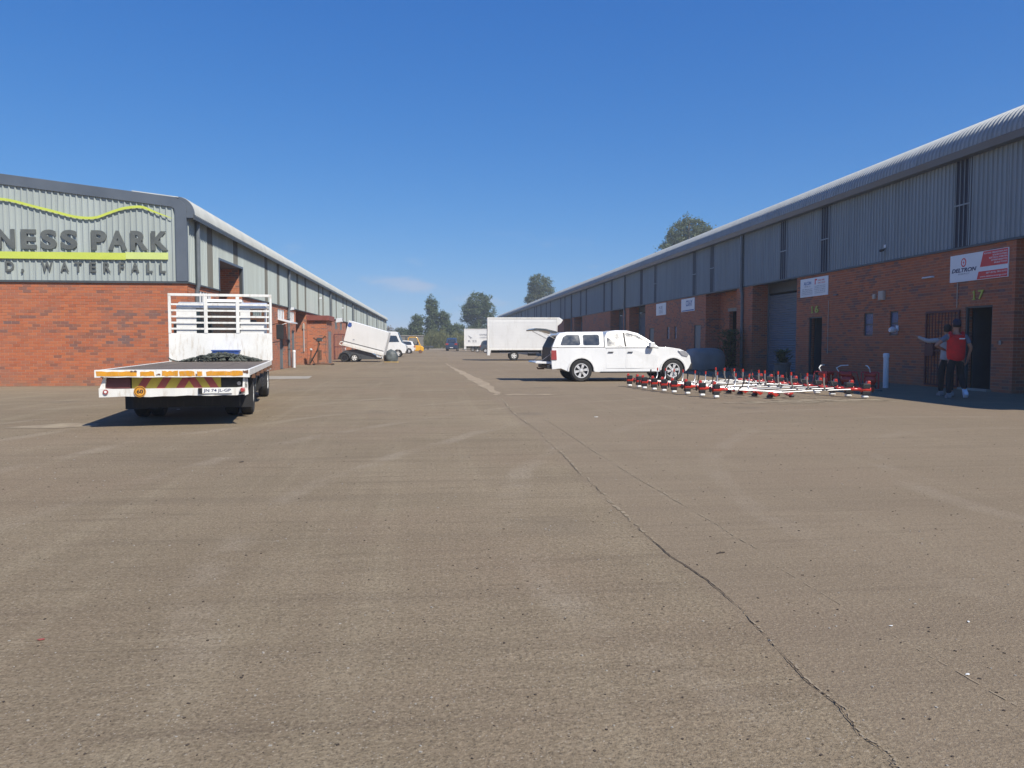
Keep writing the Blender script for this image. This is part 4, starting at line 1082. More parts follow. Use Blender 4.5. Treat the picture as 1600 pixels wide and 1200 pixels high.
# built as a frame so one sees through the windows
C_ = [box('cab_floor', -.99, .99, 6.42, 8.1, .62, .9, M['white'], ft, .03),
      MB().prism([(6.42, .902), (6.47, .902), (6.47, 1.48), (6.42, 1.48)], 'x', -.99, .99).build('cab_rear_wall', M['white'], ft),
      box('cab_rear_corner', -.99, -.56, 6.42, 6.47, 1.482, 2.1, M['white'], ft), box('cab_rear_corner', .40, .62, 6.42, 6.47, 1.482, 2.1, M['white'], ft),
      MB().box(.62, .99, 6.42, 6.47, 1.482, 1.75).build('cab_rear_corner', M['white'], ft),
      MB().prism([(6.40, 2.1), (7.75, 2.1), (7.7, 2.2), (7.4, 2.26), (6.7, 2.26), (6.42, 2.18)], 'x', -.99, .99).build('cab_roof', M['white'], ft, bevel=.03)]
box('rear_window', -.558, .398, 6.44, 6.45, 1.484, 2.098, M['cabglass'], ft)
for s in (-1, 1):
    a, b = sorted((s * .99, s * .94))
    dr = MB().box(a, b, 6.48, 8.0, .902, 1.42).build('cab_door', M['white'], ft)
    MB().prism([(7.95, 1.42), (8.05, 1.42), (7.75, 2.1), (7.65, 2.1)], 'x', a, b).build('pillar', M['white'], dr)
    MB().box(a, b, 6.48, 6.58, 1.422, 2.1).build('pillar', M['white'], dr)
    MB().box(s * .965 - .004, s * .965 + .004, 6.585, 7.66, 1.422, 2.098).build('pane', M['cabglass'], dr)
    mr = MB().tube([(s * .98, 8.0, 1.75), (s * 1.22, 7.98, 1.82), (s * 1.22, 7.98, 1.35), (s * .98, 8.0, 1.3)], .013, 6).build('mirror_arm', M['black'], ft)
    MB().box(s * 1.22 - .09, s * 1.22 + .09, 7.95, 7.99, 1.4, 1.78).build('mirror', M['black'], mr, bevel=.015)
MB().box(-.93, .93, 8.02, 8.16, .9, 1.38).build('cab_front', M['white'], ft, bevel=.03)
MB().prism([(8.07, 1.385), (8.09, 1.385), (7.75, 2.098), (7.73, 2.098)], 'x', -.935, .935).build('windscreen', M['cabglass'], ft)
for xx in (-.5, .5): MB().prism([(6.75, .95), (7.2, .95), (7.15, 1.15), (6.9, 1.15), (6.78, 1.85), (6.68, 1.85)], 'x', xx - .24, xx + .24).build('seat', M['doorgrey'], ft, bevel=.02)
MB().box(-.93, .93, 7.7, 8.0, 1.1, 1.42).build('dashboard', M['doorgrey'], ft, bevel=.03)
# roof spoiler seen through the rack
MB().prism([(6.6, 2.262), (7.5, 2.262), (6.9, 2.33), (6.65, 2.33)], 'x', -.35, .42).build('roof_hatch', M['white'], ft, bevel=.01)
# things lying on the deck
def tloc(x, y, z):
    v = Matrix.Rotation(R(8.2), 4, 'Z') @ Vector((x, y, z)); return (v.x - 3.89, v.y + 12.2, v.z)
cp = thing('cable_heap', 'tangled heap of grey-green cable on the truck deck against the white headboard', 'cables', tloc(.06, 5.72, .888), R(8.2))
rnd = random.Random(5)
for i in range(46):
    t_ = rnd.uniform(-1, 1); hmax = .20 * (1 - abs(t_) ** 1.6); x = t_ * .82; pts = []
    a = rnd.uniform(0, 6); rx_, ry_ = rnd.uniform(.10, .3) * (1.2 - abs(t_)), rnd.uniform(.08, .20) * (1.1 - .5 * abs(t_)); yo = rnd.uniform(-.12, .12)
    tl = rnd.uniform(-.35, .35)
    for k in range(13):
        q = a + k * rnd.uniform(.38, .5); px_ = x + rx_ * math.cos(q) * 1.3; hh = max(.012, (.20 * (1 - min(1, abs(px_ / .92)) ** 1.5)) * (.45 + .55 * rnd.random()))
        pts.append((px_, yo + ry_ * math.sin(q), hh))
    MB().tube(catmull(pts, 3), rnd.uniform(.009, .014), 6).build('cable', M['cable'], cp, smooth=True)
mbh = MB(); # packed core of the heap
for i in range(26):
    t_ = -1 + 2 * i / 25; mbh.tube(catmull([(t_ * .8 + rnd.uniform(-.06, .06), -.2 * (1.1 - abs(t_)), .015), (t_ * .8 + rnd.uniform(-.08, .08), -.1, .10 * (1.1 - abs(t_))), (t_ * .78 + rnd.uniform(-.08, .08), .02, .18 * (1.05 - abs(t_) ** 1.5)), (t_ * .8, .16, .02)], 4), .028, 6)
tag(mbh.build('cable_core', M['cable'], cp, smooth=True), kind='stuff')
MB().tube([(-.95, -.1, .02), (-1.05, -.06, .05), (-1.1, -.1, .09), (-1.05, -.12, .04), (-.9, -.15, .012)], .012, 6).build('cable', M['cable'], cp, smooth=True)
ct = thing('crate', 'blue plastic crate half buried behind the cable heap on the truck deck', 'crate', tloc(.12, 5.98, .888), R(8.2))
MB().prism([(-.24, 0), (.24, 0), (.29, .24), (-.29, .24)], 'y', -.10, .14).build('body', M['crate'], ct)
box('rim', -.305, .305, -.12, .16, .225, .255, M['crate'], ct)
for i in range(6): box('rib', -.22 + i * .08, -.205 + i * .08, -.112, -.1005, .02, .224, M['crate'], ct)

# ---- white pickup with canopy, side on
def pickup(t, paint, full=True):
    zb = .33; arR = .43
    bot = [(2.16, zb + .12), (2.05, zb)] + arch(1.6, arR, zb, 12, .37)[::-1] + [(0, .29)] + arch(-1.6, arR, zb, 12, .37)[::-1] + [(-2.3, zb + .12), (-2.6, .42)]
    top = [(-2.62, .62), (-2.60, 1.13), (-.2, 1.15), (1.02, 1.17), (1.45, 1.16), (1.85, 1.10), (2.08, 1.0), (2.2, .86), (2.24, .62)]
    mb, ys = shell(top, bot, .93, .05, .75, 1.17)
    # a slightly bowed flank
    b = mb.build('body', paint, t, bevel=.035, seg=3)
    # cab greenhouse
    gtop = [(-.78, 1.13), (-.76, 1.50), (-.66, 1.68), (-.35, 1.735), (.05, 1.73), (.42, 1.64), (.78, 1.42), (1.14, 1.15)]
    g, yg = shell(gtop, [], .885, .265, 1.13, 1.74); g.build('cab', paint, t, bevel=.03, seg=3)
    side = -1
    for side in (-1, 1):
        side_panel('side_window', [(-.70, 1.19), (-.68, 1.5), (-.60, 1.62), (-.12, 1.66), (-.10, 1.18)], yg, M['glass'], t, .004, side)
        side_panel('side_window', [(-.02, 1.18), (-.04, 1.66), (.06, 1.66), (.36, 1.58), (.68, 1.38), (.92, 1.19)], yg, M['glass'], t, .004, side)
        side_panel('window_trim', [(-.09, 1.185), (-.11, 1.66), (-.05, 1.66), (-.03, 1.185)], yg, M['black'], t, .005, side)
        d1 = side_panel('door', [(-.74, .45), (-.74, 1.12), (-.08, 1.125), (-.08, .45)], ys, paint, t, .006, side)
        MB().box(-.68, -.50, side * .905 - .02, side * .905 + .035 * side + .0, .98, 1.01).build('handle', M['black'], d1)
        d2 = side_panel('door', [(-.06, .45), (-.06, 1.125), (.98, 1.13), (1.08, .85), (1.05, .62), (.98, .45)], ys, paint, t, .006, side)
        MB().box(.0, .18, side * .905 - .02, side * .905 + .035 * side, .98, 1.01).build('handle', M['black'], d2)
        mr = MB().prism([(.72, 1.15), (.92, 1.14), (.90, 1.33), (.74, 1.33)], 'y', *sorted((side * .93, side * 1.10))).build('mirror', paint if full else M['black'], t, bevel=.03)
        MB().box(-.95, 1.0, *sorted((side * .80, side * .98)), .30, .345).build('side_step', M['black'], t, bevel=.012)
        for cx in (1.6, -1.6):
            out = arch(cx, .475, .36, 12, .37); inn = arch(cx, .425, .36, 12, .37)[::-1]
            MB().prism(out + inn, 'y', *sorted((side * .90, side * .955))).build('wheel_arch_trim', paint, t)
            lin = arch(cx, .43, .34, 12, .37)
            MB().prism(lin, 'y', *sorted((side * .55, side * .87))).build('wheel_well', M['black'], t)
            wheel(t, (cx, side * .82, .375), .375, .24, 'rim', 6, side, 'y', .66)
        MB().prism([(1.92, .88), (2.10, .83), (2.16, .93), (2.0, 1.03), (1.78, 1.05)], 'y', *sorted((side * .70, side * .938))).build('headlight', M['lamp'], t, bevel=.01)
        MB().prism([(-2.63, .74), (-2.44, .74), (-2.46, 1.06), (-2.63, 1.06)], 'y', *sorted((side * .76, side * .94))).build('tail_lamp', M['red_lamp'], t, bevel=.01)
    for side in (-1, 1): side_panel('belt_trim', [(-.76, 1.128), (-.76, 1.15), (1.06, 1.155), (1.10, 1.13)], yg, M['black'], t, .008, side)
    MB().prism([(2.0, .34), (2.30, .40), (2.31, .60), (2.22, .64), (2.0, .62)], 'y', -.90, .90).build('front_bumper', M['black'], t, bevel=.03)
    MB().prism([(2.21, .66), (2.26, .66), (2.18, .95), (2.12, .98)], 'y', -.55, .55).build('grille', M['black'], t, bevel=.01)
    MB().prism([(.50, 1.625), (1.12, 1.19), (1.115, 1.172), (.48, 1.61)], 'y', -.70, .70).build('windscreen', M['glass'], t)
    MB().box(-2.76, -2.60, -.85, .85, .44, .56).build('rear_bumper', M['black'] , t, bevel=.02)
    return ys, yg
pk = thing('pickup_truck', 'white double-cab pickup with a canopy, its rear hatch raised and tailgate down', 'pickup', (6.62, 26.35, 0), R(2.0))
pk.name = 'pickup_truck'
pickup(pk, M['white'])
# canopy
ct_top = [(-2.60, 1.155), (-2.42, 1.53), (-2.30, 1.64), (-2.05, 1.675), (-.80, 1.69), (-.80, 1.155)]
cg, yc = shell(ct_top, [], .88, .19, 1.15, 1.69); cn = cg.build('canopy', M['white'], pk, bevel=.03, seg=3)
for side in (-1, 1):
    side_panel('canopy_window', [(-2.30, 1.26), (-2.20, 1.50), (-2.08, 1.57), (-1.70, 1.58), (-1.64, 1.55), (-1.62, 1.26), (-1.68, 1.23), (-2.26, 1.23)], yc, M['glass'], pk, .005, side)
    side_panel('canopy_window', [(-1.52, 1.26), (-1.52, 1.56), (-1.46, 1.58), (-1.02, 1.59), (-.96, 1.55), (-.96, 1.26), (-1.0, 1.23), (-1.48, 1.23)], yc, M['glass'], pk, .005, side)
MB().prism([(-2.61, .62), (-2.59, 1.14), (-2.42, 1.5), (-2.44, 1.52), (-2.63, 1.15), (-2.65, .62)], 'y', -.72, .72).build('load_opening', M['black'], pk)
h = MB().prism([(-2.36, 1.66), (-2.42, 1.70), (-2.78, 1.78), (-3.10, 1.80), (-3.22, 1.76), (-3.20, 1.71), (-3.05, 1.73), (-2.75, 1.71), (-2.42, 1.62)], 'y', -.72, .72).build('rear_hatch', M['gunmetal'], pk, bevel=.008)
for s in (-1, 1): MB().tube([(-3.0, s * .68, 1.72), (-2.46, s * .70, 1.44)], .010, 6).build('gas_strut', M['steel'], pk)
MB().prism([(-2.60, .60), (-3.12, .62), (-3.14, .65), (-3.10, .685), (-2.62, .68)], 'y', -.74, .74).build('tailgate', M['white'], pk, bevel=.01)
for s in (-1, 1): MB().tube([(-2.95, s * .72, .69), (-2.60, s * .76, .95)], .008, 6).build('tailgate_stay', M['steel'], pk)
MB().tube([(-2.7, 0, .42), (-2.92, 0, .42), (-2.95, 0, .47)], .025, 8).build('tow_bar', M['rust'], pk)
box('load_box', -2.5, -2.1, -.6, .0, .68, .95, M['gunmetal'], pk)

# ---- box trucks
def box_truck(t, L_, h0, h1, wd, ribs=True, wheelx=2.0, cabh=2.05):
    hw = wd / 2
    b = MB().box(0, L_, -hw, hw, h0, h1).build('box_body', M['whitebox'], t, bevel=.02)
    if ribs:
        n = int((h1 - h0 - .3) / .11)
        for i in range(n):
            z = h0 + .17 + i * .11
            box('side_board', .10, L_ - .06, -hw - .012, -hw - .001, z, z + .098, M['whitebox'], b)
    for z0, z1 in ((h1 - .10, h1 + .012), (h0 - .02, h0 + .09)): box('edge_rail', -.01, L_ + .01, -hw - .022, -hw - .0, z0, z1, M['oldwhite'], b)
    for x0 in (-.015, L_ - .06): box('corner_post', x0, x0 + .075, -hw - .024, hw + .02, h0, h1, M['oldwhite'], b)
    MB().box(.3, L_ + 1.5, -.42, -.34, h0 - .22, h0 - .03).box(.3, L_ + 1.5, .34, .42, h0 - .22, h0 - .03).build('chassis_rails', M['chassis'], t)
    for s in (-1, 1):
        wheel(t, (wheelx, s * (hw - .2), .36), .36, .24, 'rimw', 5, s, 'y', .55)
        wheel(t, (L_ + .9, s * (hw - .3), .36), .36, .22, 'rimw', 5, s, 'y', .55)
    MB().prism([(L_ + .1, .55), (L_ + 1.75, .55), (L_ + 1.82, 1.1), (L_ + 1.45, cabh - .1), (L_ + 1.2, cabh), (L_ + .1, cabh)], 'y', -.88, .88).build('cab', M['white'], t, bevel=.05)
    for s in (-1, 1): MB().prism([(L_ + .5, 1.15), (L_ + 1.6, 1.15), (L_ + 1.32, cabh - .15), (L_ + .5, cabh - .15)], 'y', *sorted((s * .86, s * .886))).build('side_window', M['glass'], t)
    return b
bt = thing('box_truck', 'large white box truck parked side on behind the white pickup', 'truck', (4.30, 57.7, 0), R(-3))
b = box_truck(bt, 5.15, .80, 3.18, 2.3, wheelx=1.95, cabh=1.9)
bt.children
MB().prism([(5.16, 2.55), (5.45, 2.78), (5.58, 3.0), (5.30, 3.19), (5.16, 3.19)], 'y', -1.15, 1.15).build('front_overhang', M['whitebox'], bt, bevel=.03)
MB().prism([(-.02, .40), (.16, .40), (.24, .795), (-.02, .795)], 'y', -1.17, -1.0).build('rear_leg', M['whitebox'], bt)
MB().prism([(-.02, .40), (.16, .40), (.24, .795), (-.02, .795)], 'y', 1.0, 1.17).build('rear_leg', M['whitebox'], bt)
box('door_seam', -.03, -.018, -.01, .01, .85, 3.1, M['ink'], bt); box('under_rail', .9, 3.8, -1.0, -.95, .55, .60, M['oldwhite'], bt)
MB().lathe([(.2, 3.0), (.2, 3.6)], (0, -.7, .56), 'x', 12).build('air_tank', M['chassis'], bt)
bt2 = thing('box_truck', 'smaller white box truck with faint grey print far off beside the big box truck', 'truck', (5.25, 118, 0), R(-3))
box_truck(bt2, 5.6, .85, 3.45, 2.3, ribs=False, wheelx=1.3)
hwn = -1.175
for tx, x, z, w_, h_ in (('EXPRESS', 2.35, 2.45, 1.4, .24), ('LOGISTICS', 2.35, 2.05, 1.4, .17), ('R 22', .6, 1.45, 1.3, .3)): text('lettering', tx, (x, hwn, z), (1, 0, 0), (0, 0, 1), w_, h_, M['greyprint'], bt2, -.01, .01)
MB().prism([(.6, 2.5), (1.3, 2.05), (1.0, 2.1), (1.05, 1.9)], 'y', hwn - .01, hwn).build('arrow_print', M['greyprint'], bt2)
box('rear_leg', 0, .2, -1.15, 1.15, .35, .83, M['whitebox'], bt2)
dk = thing('trailer', 'low dark trailer with small wheels in front of the far white box truck', 'trailer', (5.9, 110, 0), R(-5))
box('bed', 0, 2.0, -.7, .7, .35, .5, M['chassis'], dk); box('drawbar', -1.3, 0, -.05, .05, .35, .42, M['chassis'], dk)
for s in (-1, 1): wheel(dk, (.9, s * .78, .25), .25, .15, 'rimw', 5, s, 'y'); box('mudguard', .55, 1.25, *sorted((s * .7, s * .9)), .52, .56, M['gunmetal'], dk)
for k in range(4): MB().tube([(.2 + k * .5, -.6, .5), (.35 + k * .45, .2, .78), (.5 + k * .4, .6, .5)], .04, 6).build('load_tube', M['chassis'], dk)

def hatch(t, paint, L_=4.0, H=1.45, wd=1.7, both=True):
    k = L_ / 4.0; f = H / 1.45; zb = .28
    w1, w2 = -1.25 * k, 1.22 * k
    bot = [(1.95 * k, .35), (1.8 * k, zb)] + arch(w2, .36, zb, 10, .31)[::-1] + arch(w1, .36, zb, 10, .31)[::-1] + [(-1.85 * k, zb), (-1.95 * k, .4)]
    top = [(-2.0 * k, .7), (-1.92 * k, .92 * f), (.85 * k, .93 * f), (1.5 * k, .85 * f), (1.9 * k, .70 * f), (2.0 * k, .5)]
    mb, ys = shell(top, bot, wd / 2, .05, .6, .95 * f); mb.build('body', paint, t, bevel=.05, seg=3)
    gt = [(-1.9 * k, .90 * f), (-1.72 * k, 1.28 * f), (-1.5 * k, 1.40 * f), (-.7 * k, 1.45 * f), (0, 1.41 * f), (.35 * k, 1.30 * f), (.98 * k, .90 * f)]
    g, yg = shell(gt, [], wd / 2 - .06, .17, .9 * f, 1.45 * f); g.build('cabin', paint, t, bevel=.04, seg=3)
    for s in (-1, 1):
        side_panel('side_window', [(-1.62 * k, .96 * f), (-1.5 * k, 1.27 * f), (-1.3 * k, 1.33 * f), (-.5 * k, 1.37 * f), (-.5 * k, .96 * f)], yg, M['glass'], t, .006, s)
        side_panel('side_window', [(-.42 * k, .96 * f), (-.42 * k, 1.37 * f), (0, 1.34 * f), (.28 * k, 1.25 * f), (.78 * k, .96 * f)], yg, M['glass'], t, .006, s)
        for cx in (w1, w2): wheel(t, (cx, s * (wd / 2 - .12), .31), .31, .2, 'rim', 5, s, 'y')
        MB().box(-2.0 * k, -1.88 * k, *sorted((s * .5, s * (wd / 2 - .02))), .66 * f, .86 * f).build('tail_lamp', M['red_lamp'], t, bevel=.01)
        MB().box(1.72 * k, 1.9 * k, *sorted((s * .5, s * (wd / 2 - .03))), .58 * f, .70 * f).build('headlight', M['lamp'], t, bevel=.02)
    MB().prism([(-1.90 * k, .95 * f), (-1.73 * k, 1.27 * f), (-1.75 * k, 1.28 * f), (-1.925 * k, .95 * f)], 'y', -.6, .6).build('rear_window', M['glass'], t)
    MB().prism([(.37 * k, 1.28 * f), (.95 * k, .93 * f), (.98 * k, .94 * f), (.40 * k, 1.30 * f)], 'y', -.6, .6).build('windscreen', M['glass'], t)
    box('number_plate', -2.02 * k, -1.99 * k, -.26, .26, .5, .61, M['plate'], t)
gc = thing('parked_car', 'dark grey hatchback mostly hidden behind the left end of the large white box truck', 'car', (8.6, 101, 0), R(-12))
hatch(gc, M['gunmetal'], 3.9, 1.7)
wc = thing('parked_car', 'small white car parked beyond the white van, next to the yellow forklift', 'car', (-3.75, 97, 0), R(176))
hatch(wc, M['white'], 3.9, 1.62)
bp = thing('parked_car', 'dark blue high-bodied car seen from behind at the end of the yard', 'car', (3.75, 128, 0), R(84))
hatch(bp, M['dkblue'], 4.6, 2.15, 1.95)
# white van beyond the tilted trailer
vn = thing('van', 'white van parked side on behind the tilted white trailer', 'van', (-4.15, 72.5, 0), R(-2))
bot = [(1.95, .5), (1.9, .35)] + arch(1.25, .38, .35, 10, .33)[::-1] + arch(-1.35, .38, .35, 10, .33)[::-1] + [(-2.2, .35)]
mb, yv = shell([(-2.25, .6), (-2.2, 2.25), (-2.05, 2.36), (1.0, 2.36), (1.22, 2.30), (1.42, 1.70), (1.62, 1.30), (1.92, 1.16), (2.02, .9), (2.02, .55)], bot, .93, .16, .9, 2.36)
mb.build('body', M['white'], vn, bevel=.05, seg=3)
for s in (-1, 1):
    side_panel('side_window', [(.45, 1.4), (.45, 2.0), (1.12, 1.98), (1.38, 1.4)], yv, M['glass'], vn, .006, s)
    side_panel('door_seam', [(.34, .5), (.34, 2.15), (.36, 2.15), (.36, .5)], yv, M['greyprint'], vn, .003, s)
    side_panel('side_rail', [(-2.1, 1.12), (-2.1, 1.16), (.3, 1.16), (.3, 1.12)], yv, M['greyprint'], vn, .008, s)
    for cx in (-1.35, 1.25): wheel(vn, (cx, s * .8, .33), .33, .2, 'rimw', 5, s, 'y')
    MB().box(1.78, 2.03, *sorted((s * .55, s * .88)), .82, 1.02).build('headlight', M['lamp'], vn, bevel=.02)
MB().prism([(1.25, 2.25), (1.44, 1.72), (1.63, 1.33), (1.66, 1.35), (1.47, 1.74), (1.27, 2.27)], 'y', -.68, .68).build('windscreen', M['glass'], vn)
MB().prism([(2.0, .38), (2.1, .42), (2.1, .68), (2.0, .72)], 'y', -.85, .85).build('bumper', M['black'], vn, bevel=.03)
# tilted white trailer, nose on the ground
tr = thing('enclosed_trailer', 'white enclosed trailer tipped nose down beside the brick wall', 'trailer', (-4.55, 54.4, 0), R(-4))
ang = R(-14.5); RM = Matrix.Translation((0.05, 0, .93)) @ Matrix.Rotation(-ang, 4, 'Y')
def tb(name, x0, x1, y0, y1, z0, z1, m, par=tr, bevel=0): return MB().box(x0, x1, y0, y1, z0, z1, RM).build(name, M[m], par, bevel)
bx_ = MB(); pts = [(-1.42, -.12), (1.42, -.12), (1.42, .95), (1.38, 1.52), (-1.40, 1.62), (-1.42, 1.58)]
bx_.prism(pts, 'y', -.78, .78); bx_.v = [tuple(RM @ Vector(p)) for p in bx_.v]
bd = bx_.build('body', M['whitebox'], tr, bevel=.02)
tb('stripe', -1.42, 1.42, -.787, -.781, .14, .185, 'ink', bd)
tb('lower_rail', -1.44, 1.44, -.80, -.781, -.14, .02, 'oldwhite', bd)
tb('latch', -.82, -.72, -.80, -.781, .40, .46, 'greyprint', bd)
bl = MB().prism([(-1.41, 1.28), (-1.36, 1.2), (-1.2, 1.18), (-1.12, 1.3), (-1.18, 1.5), (-1.36, 1.5)], 'y', -.79, -.781); bl.v = [tuple(RM @ Vector(p)) for p in bl.v]; bl.build('blue_cover', M['crate'], bd)
tb('corner_post', 1.40, 1.45, -.79, -.70, -.35, 1.5, 'whitebox', bd)
gg = MB().tube([RM @ Vector((1.38, -.74, -.10)), RM @ Vector((1.30, -.74, -.30)), RM @ Vector((1.05, -.74, -.32)), RM @ Vector((.98, -.74, -.14))], .035, 8); gg.build('front_guard', M['oldwhite'], tr)
g2 = MB().tube([RM @ Vector((-1.44, -.70, .10)), RM @ Vector((-1.62, -.70, .05)), RM @ Vector((-1.66, -.70, -.12)), RM @ Vector((-1.48, -.70, -.16))], .035, 8); g2.build('tail_guard', M['oldwhite'], tr)
MB().prism([(-1.75, .18), (-1.6, .55), (-1.25, .80), (-.4, .88), (.5, .62), (1.2, .30), (1.15, .18)], 'y', -.62, .62).build('chassis', M['gunmetal'], tr, bevel=.02)
for s in (-1, 1):
    wheel(tr, (-.55, s * .70, .29), .29, .18, 'rimw', 5, s, 'y'); wheel(tr, (-1.25, s * .66, .29), .29, .18, 'black', 5, s, 'y')
MB().prism(arch(-1.25, .40, .28, 10, .3) + arch(-1.25, .34, .28, 10, .3)[::-1], 'y', -.80, -.55).build('mudguard', M['gunmetal'], tr)
tp = thing('tarpaulin_bundle', 'dark grey tarpaulin bundle between the tilted trailer and the white van', 'tarpaulin', (-2.75, 55.6, 0))
def lump(rx, ry, rz, seed, m, name, par, n=14, amp=.12, cut=0):
    rnd = random.Random(seed); bm = bmesh.new(); bmesh.ops.create_icosphere(bm, subdivisions=4, radius=1)
    ph = [(Vector((rnd.gauss(0, 1), rnd.gauss(0, 1), rnd.gauss(0, 1))) * rnd.uniform(1.5, 5), rnd.uniform(0, 6), rnd.uniform(.3, 1)) for _ in range(n)]
    for v in bm.verts:
        d = sum(math.sin(q.dot(v.co) + a) * k_ for q, a, k_ in ph) / n
        if cut: v.co = Vector([math.copysign(abs(q_) ** cut, q_) for q_ in v.co])
        v.co *= 1 + amp * d * 3; v.co = Vector((v.co.x * rx, v.co.y * ry, max(v.co.z, -.35) * rz + .35 * rz))
    me = bpy.data.meshes.new(name); bm.to_mesh(me); bm.free(); me.materials.append(m)
    for p in me.polygons: p.use_smooth = True
    o = bpy.data.objects.new(name, me); col.objects.link(o); o.parent = par; return o
lump(.5, .4, .62, 3, M['dktarp'], 'cover', tp); 
MB().tube([(-.3, -.2, .02), (.3, -.35, .03)], .02, 6).build('rope', M['black'], tp)
pw = thing('timber_plank', 'yellow timber plank lying on the ground by the tilted trailer', 'plank', (-2.6, 52.6, 0), R(-25))
MB().box(-.5, .5, -.09, .09, .0, .04).build('board', M['wood'], pw); MB().box(-.35, .45, .12, .22, 0, .04).build('board', M['wood'], pw)
# forklift
fk = thing('forklift', 'small yellow forklift beyond the white car at the far left of the yard', 'forklift', (-1.95, 98.5, 0), R(180))
MB().prism([(-1.0, .3), (-1.05, .75), (-.8, 1.0), (.0, 1.02), (.3, .55), (.9, .5), (.9, .28)], 'y', -.5, .5).build('body', M['orange'], fk, bevel=.08)
MB().prism([(-1.15, .25), (-1.2, .7), (-1.0, .92), (-.7, .95), (-.7, .25)], 'y', -.53, .53).build('counterweight', M['orange'], fk, bevel=.08)
for s in (-1, 1):
    MB().tube([(-.75, s * .45, .95), (-.35, s * .45, 1.95), (-.2, s * .45, 2.04), (.6, s * .45, 2.04), (.75, s * .45, 1.9), (.82, s * .45, .6)], .06, 8).build('overhead_guard', M['orange'], fk, smooth=True)
    MB().lathe([(.3, -.1), (.3, .1)], (.7, s * .5, .3), 'y', 18).build('wheel', M['tyre'], fk); MB().lathe([(.22, -.09), (.22, .09)], (-.75, s * .45, .22), 'y', 18).build('wheel', M['rust'], fk)
    MB().box(1.0, 1.1, s * .33 - .05, s * .33 + .05, .08, 2.1).build('mast_rail', M['chassis'], fk); MB().box(1.1, 2.1, s * .25 - .06, s * .25 + .06, .06, .11).build('fork', M['chassis'], fk)
for i in range(5): box('guard_bar', -.3 + i * .2, -.26 + i * .2, -.45, .45, 2.06, 2.09, M['orange'], fk)
MB().prism([(-.4, 1.02), (.05, 1.02), (.05, 1.12), (-.3, 1.15), (-.4, 1.5), (-.5, 1.5)], 'y', -.25, .25).build('seat', M['black'], fk)

# ---------------------------------------------------------------- far end of the yard
fb = thing('store_building', 'plain grey rendered store building at the far left end of the yard', 'building', (0, 0, 0))
MB().box(-14, -1.3, 160, 166, 0, 2.75).build('wall', M['greywall'], fb); MB().box(-14.1, -1.2, 159.9, 166.1, 2.752, 2.9).build('roof_slab', M['concrete'], fb)
tag(MB().box(-1.0, 16, 159.5, 159.75, 0, .16).build('kerb', M['concrete']), 'long low pale kerb at the foot of the hedge across the far end', 'kerb')
dt = thing('trailer', 'small flat trailer parked beside the grey store building at the far left', 'trailer', (-.6, 155, 0))
box('bed', -.9, 1.3, -.6, .6, .4, .75, M['gunmetal'], dt, .02)
for s in (-1, 1): MB().lathe([(.3, -.08), (.3, .08)], (.2, s * .68, .3), 'y', 16).build('wheel', M['tyre'], dt)
pl_ = thing('pole', 'thin pale pole standing right of the dark blue car at the far end', 'pole', (6.1, 131, 0))
MB().lathe([(.06, 0), (.05, 3.2)], (0, 0, 0), 'z', 8).build('shaft', M['pvc'], pl_)

# ---------------------------------------------------------------- brush cutters laid out on the ground
def cutter():
    t = thing('brush_cutter', '', 'brush cutter', (0, 0, 0))
    e = MB().lathe([(.04, -.11), (.066, -.09), (.072, -.02), (.062, .05), (.04, .09), (.025, .15)], (0, 0, .20), 'x', 14).build('engine', M['red'], t, smooth=True)
    MB().box(-.085, .055, -.08, .08, .22, .325).build('cylinder_cover', M['black'], e, bevel=.015)
    MB().prism([(-.10, .30), (-.02, .30), (-.04, .38), (-.09, .38)], 'y', -.05, .05).build('air_filter', M['red'], e, bevel=.01)
    MB().box(-.075, .045, -.07, .045, .012, .078).build('fuel_tank', M['tank'], t, bevel=.035, seg=3)
    MB().box(-.09, .05, -.06, .06, .083, .16).build('engine_base', M['black'], t, bevel=.01)
    MB().lathe([(.055, -.16), (.07, -.145), (.04, -.138)], (0, 0, .20), 'x', 12).build('starter_cover', M['black'], e)
    MB().lathe([(.024, .10), (.034, .15), (.034, .22), (.016, .25)], (0, 0, .20), 'x', 10).build('clutch_housing', M['red'], t, smooth=True)
    MB().tube([(.22, 0, .20), (1.0, 0, .165), (1.66, 0, .125)], .0125, 8).build('shaft', M['steel'], t, smooth=True)
    MB().tube([(.50, 0, .19), (.505, -.02, .22), (.52, -.13, .26), (.53, -.20, .36), (.535, -.20, .43)], .012, 8).build('handlebar', M['black'], t, smooth=True)
    h2 = MB().tube([(.72, 0, .18), (.735, .03, .21), (.75, .12, .24), (.79, .17, .33), (.79, .17, .47)], .014, 8).build('handlebar', M['steel'], t, smooth=True)
    MB().tube([(.79, .17, .46), (.792, .17, .535)], .019, 8).build('grip', M['red'], h2, smooth=True)
    MB().tube([(.535, -.20, .40), (.54, -.20, .50)], .019, 8).build('grip', M['black'], t, smooth=True)
    MB().tube([(.30, .01, .235), (.42, .03, .28), (.56, .0, .215), (.70, .02, .19)], .006, 5).build('throttle_cable', M['black'], t)
    MB().lathe([(.02, -.05), (.035, -.03), (.04, .02), (.02, .05)], (1.68, 0, .11), 'x', 10).build('gearbox', M['red'], t, smooth=True)
    MB().lathe([(.055, 0), (.06, .03), (.04, .065)], (1.70, 0, .02), 'z', 12).build('line_head', M['black'], t)
    MB().prism([(1.56, .10), (1.66, .13), (1.70, .13), (1.62, .05)], 'y', -.12, .12).build('guard', M['red'], t)
    return t
proto = cutter(); table = {}
for c in bpy.data.objects:
    if c.parent: table.setdefault(c.parent.name, []).append(c)
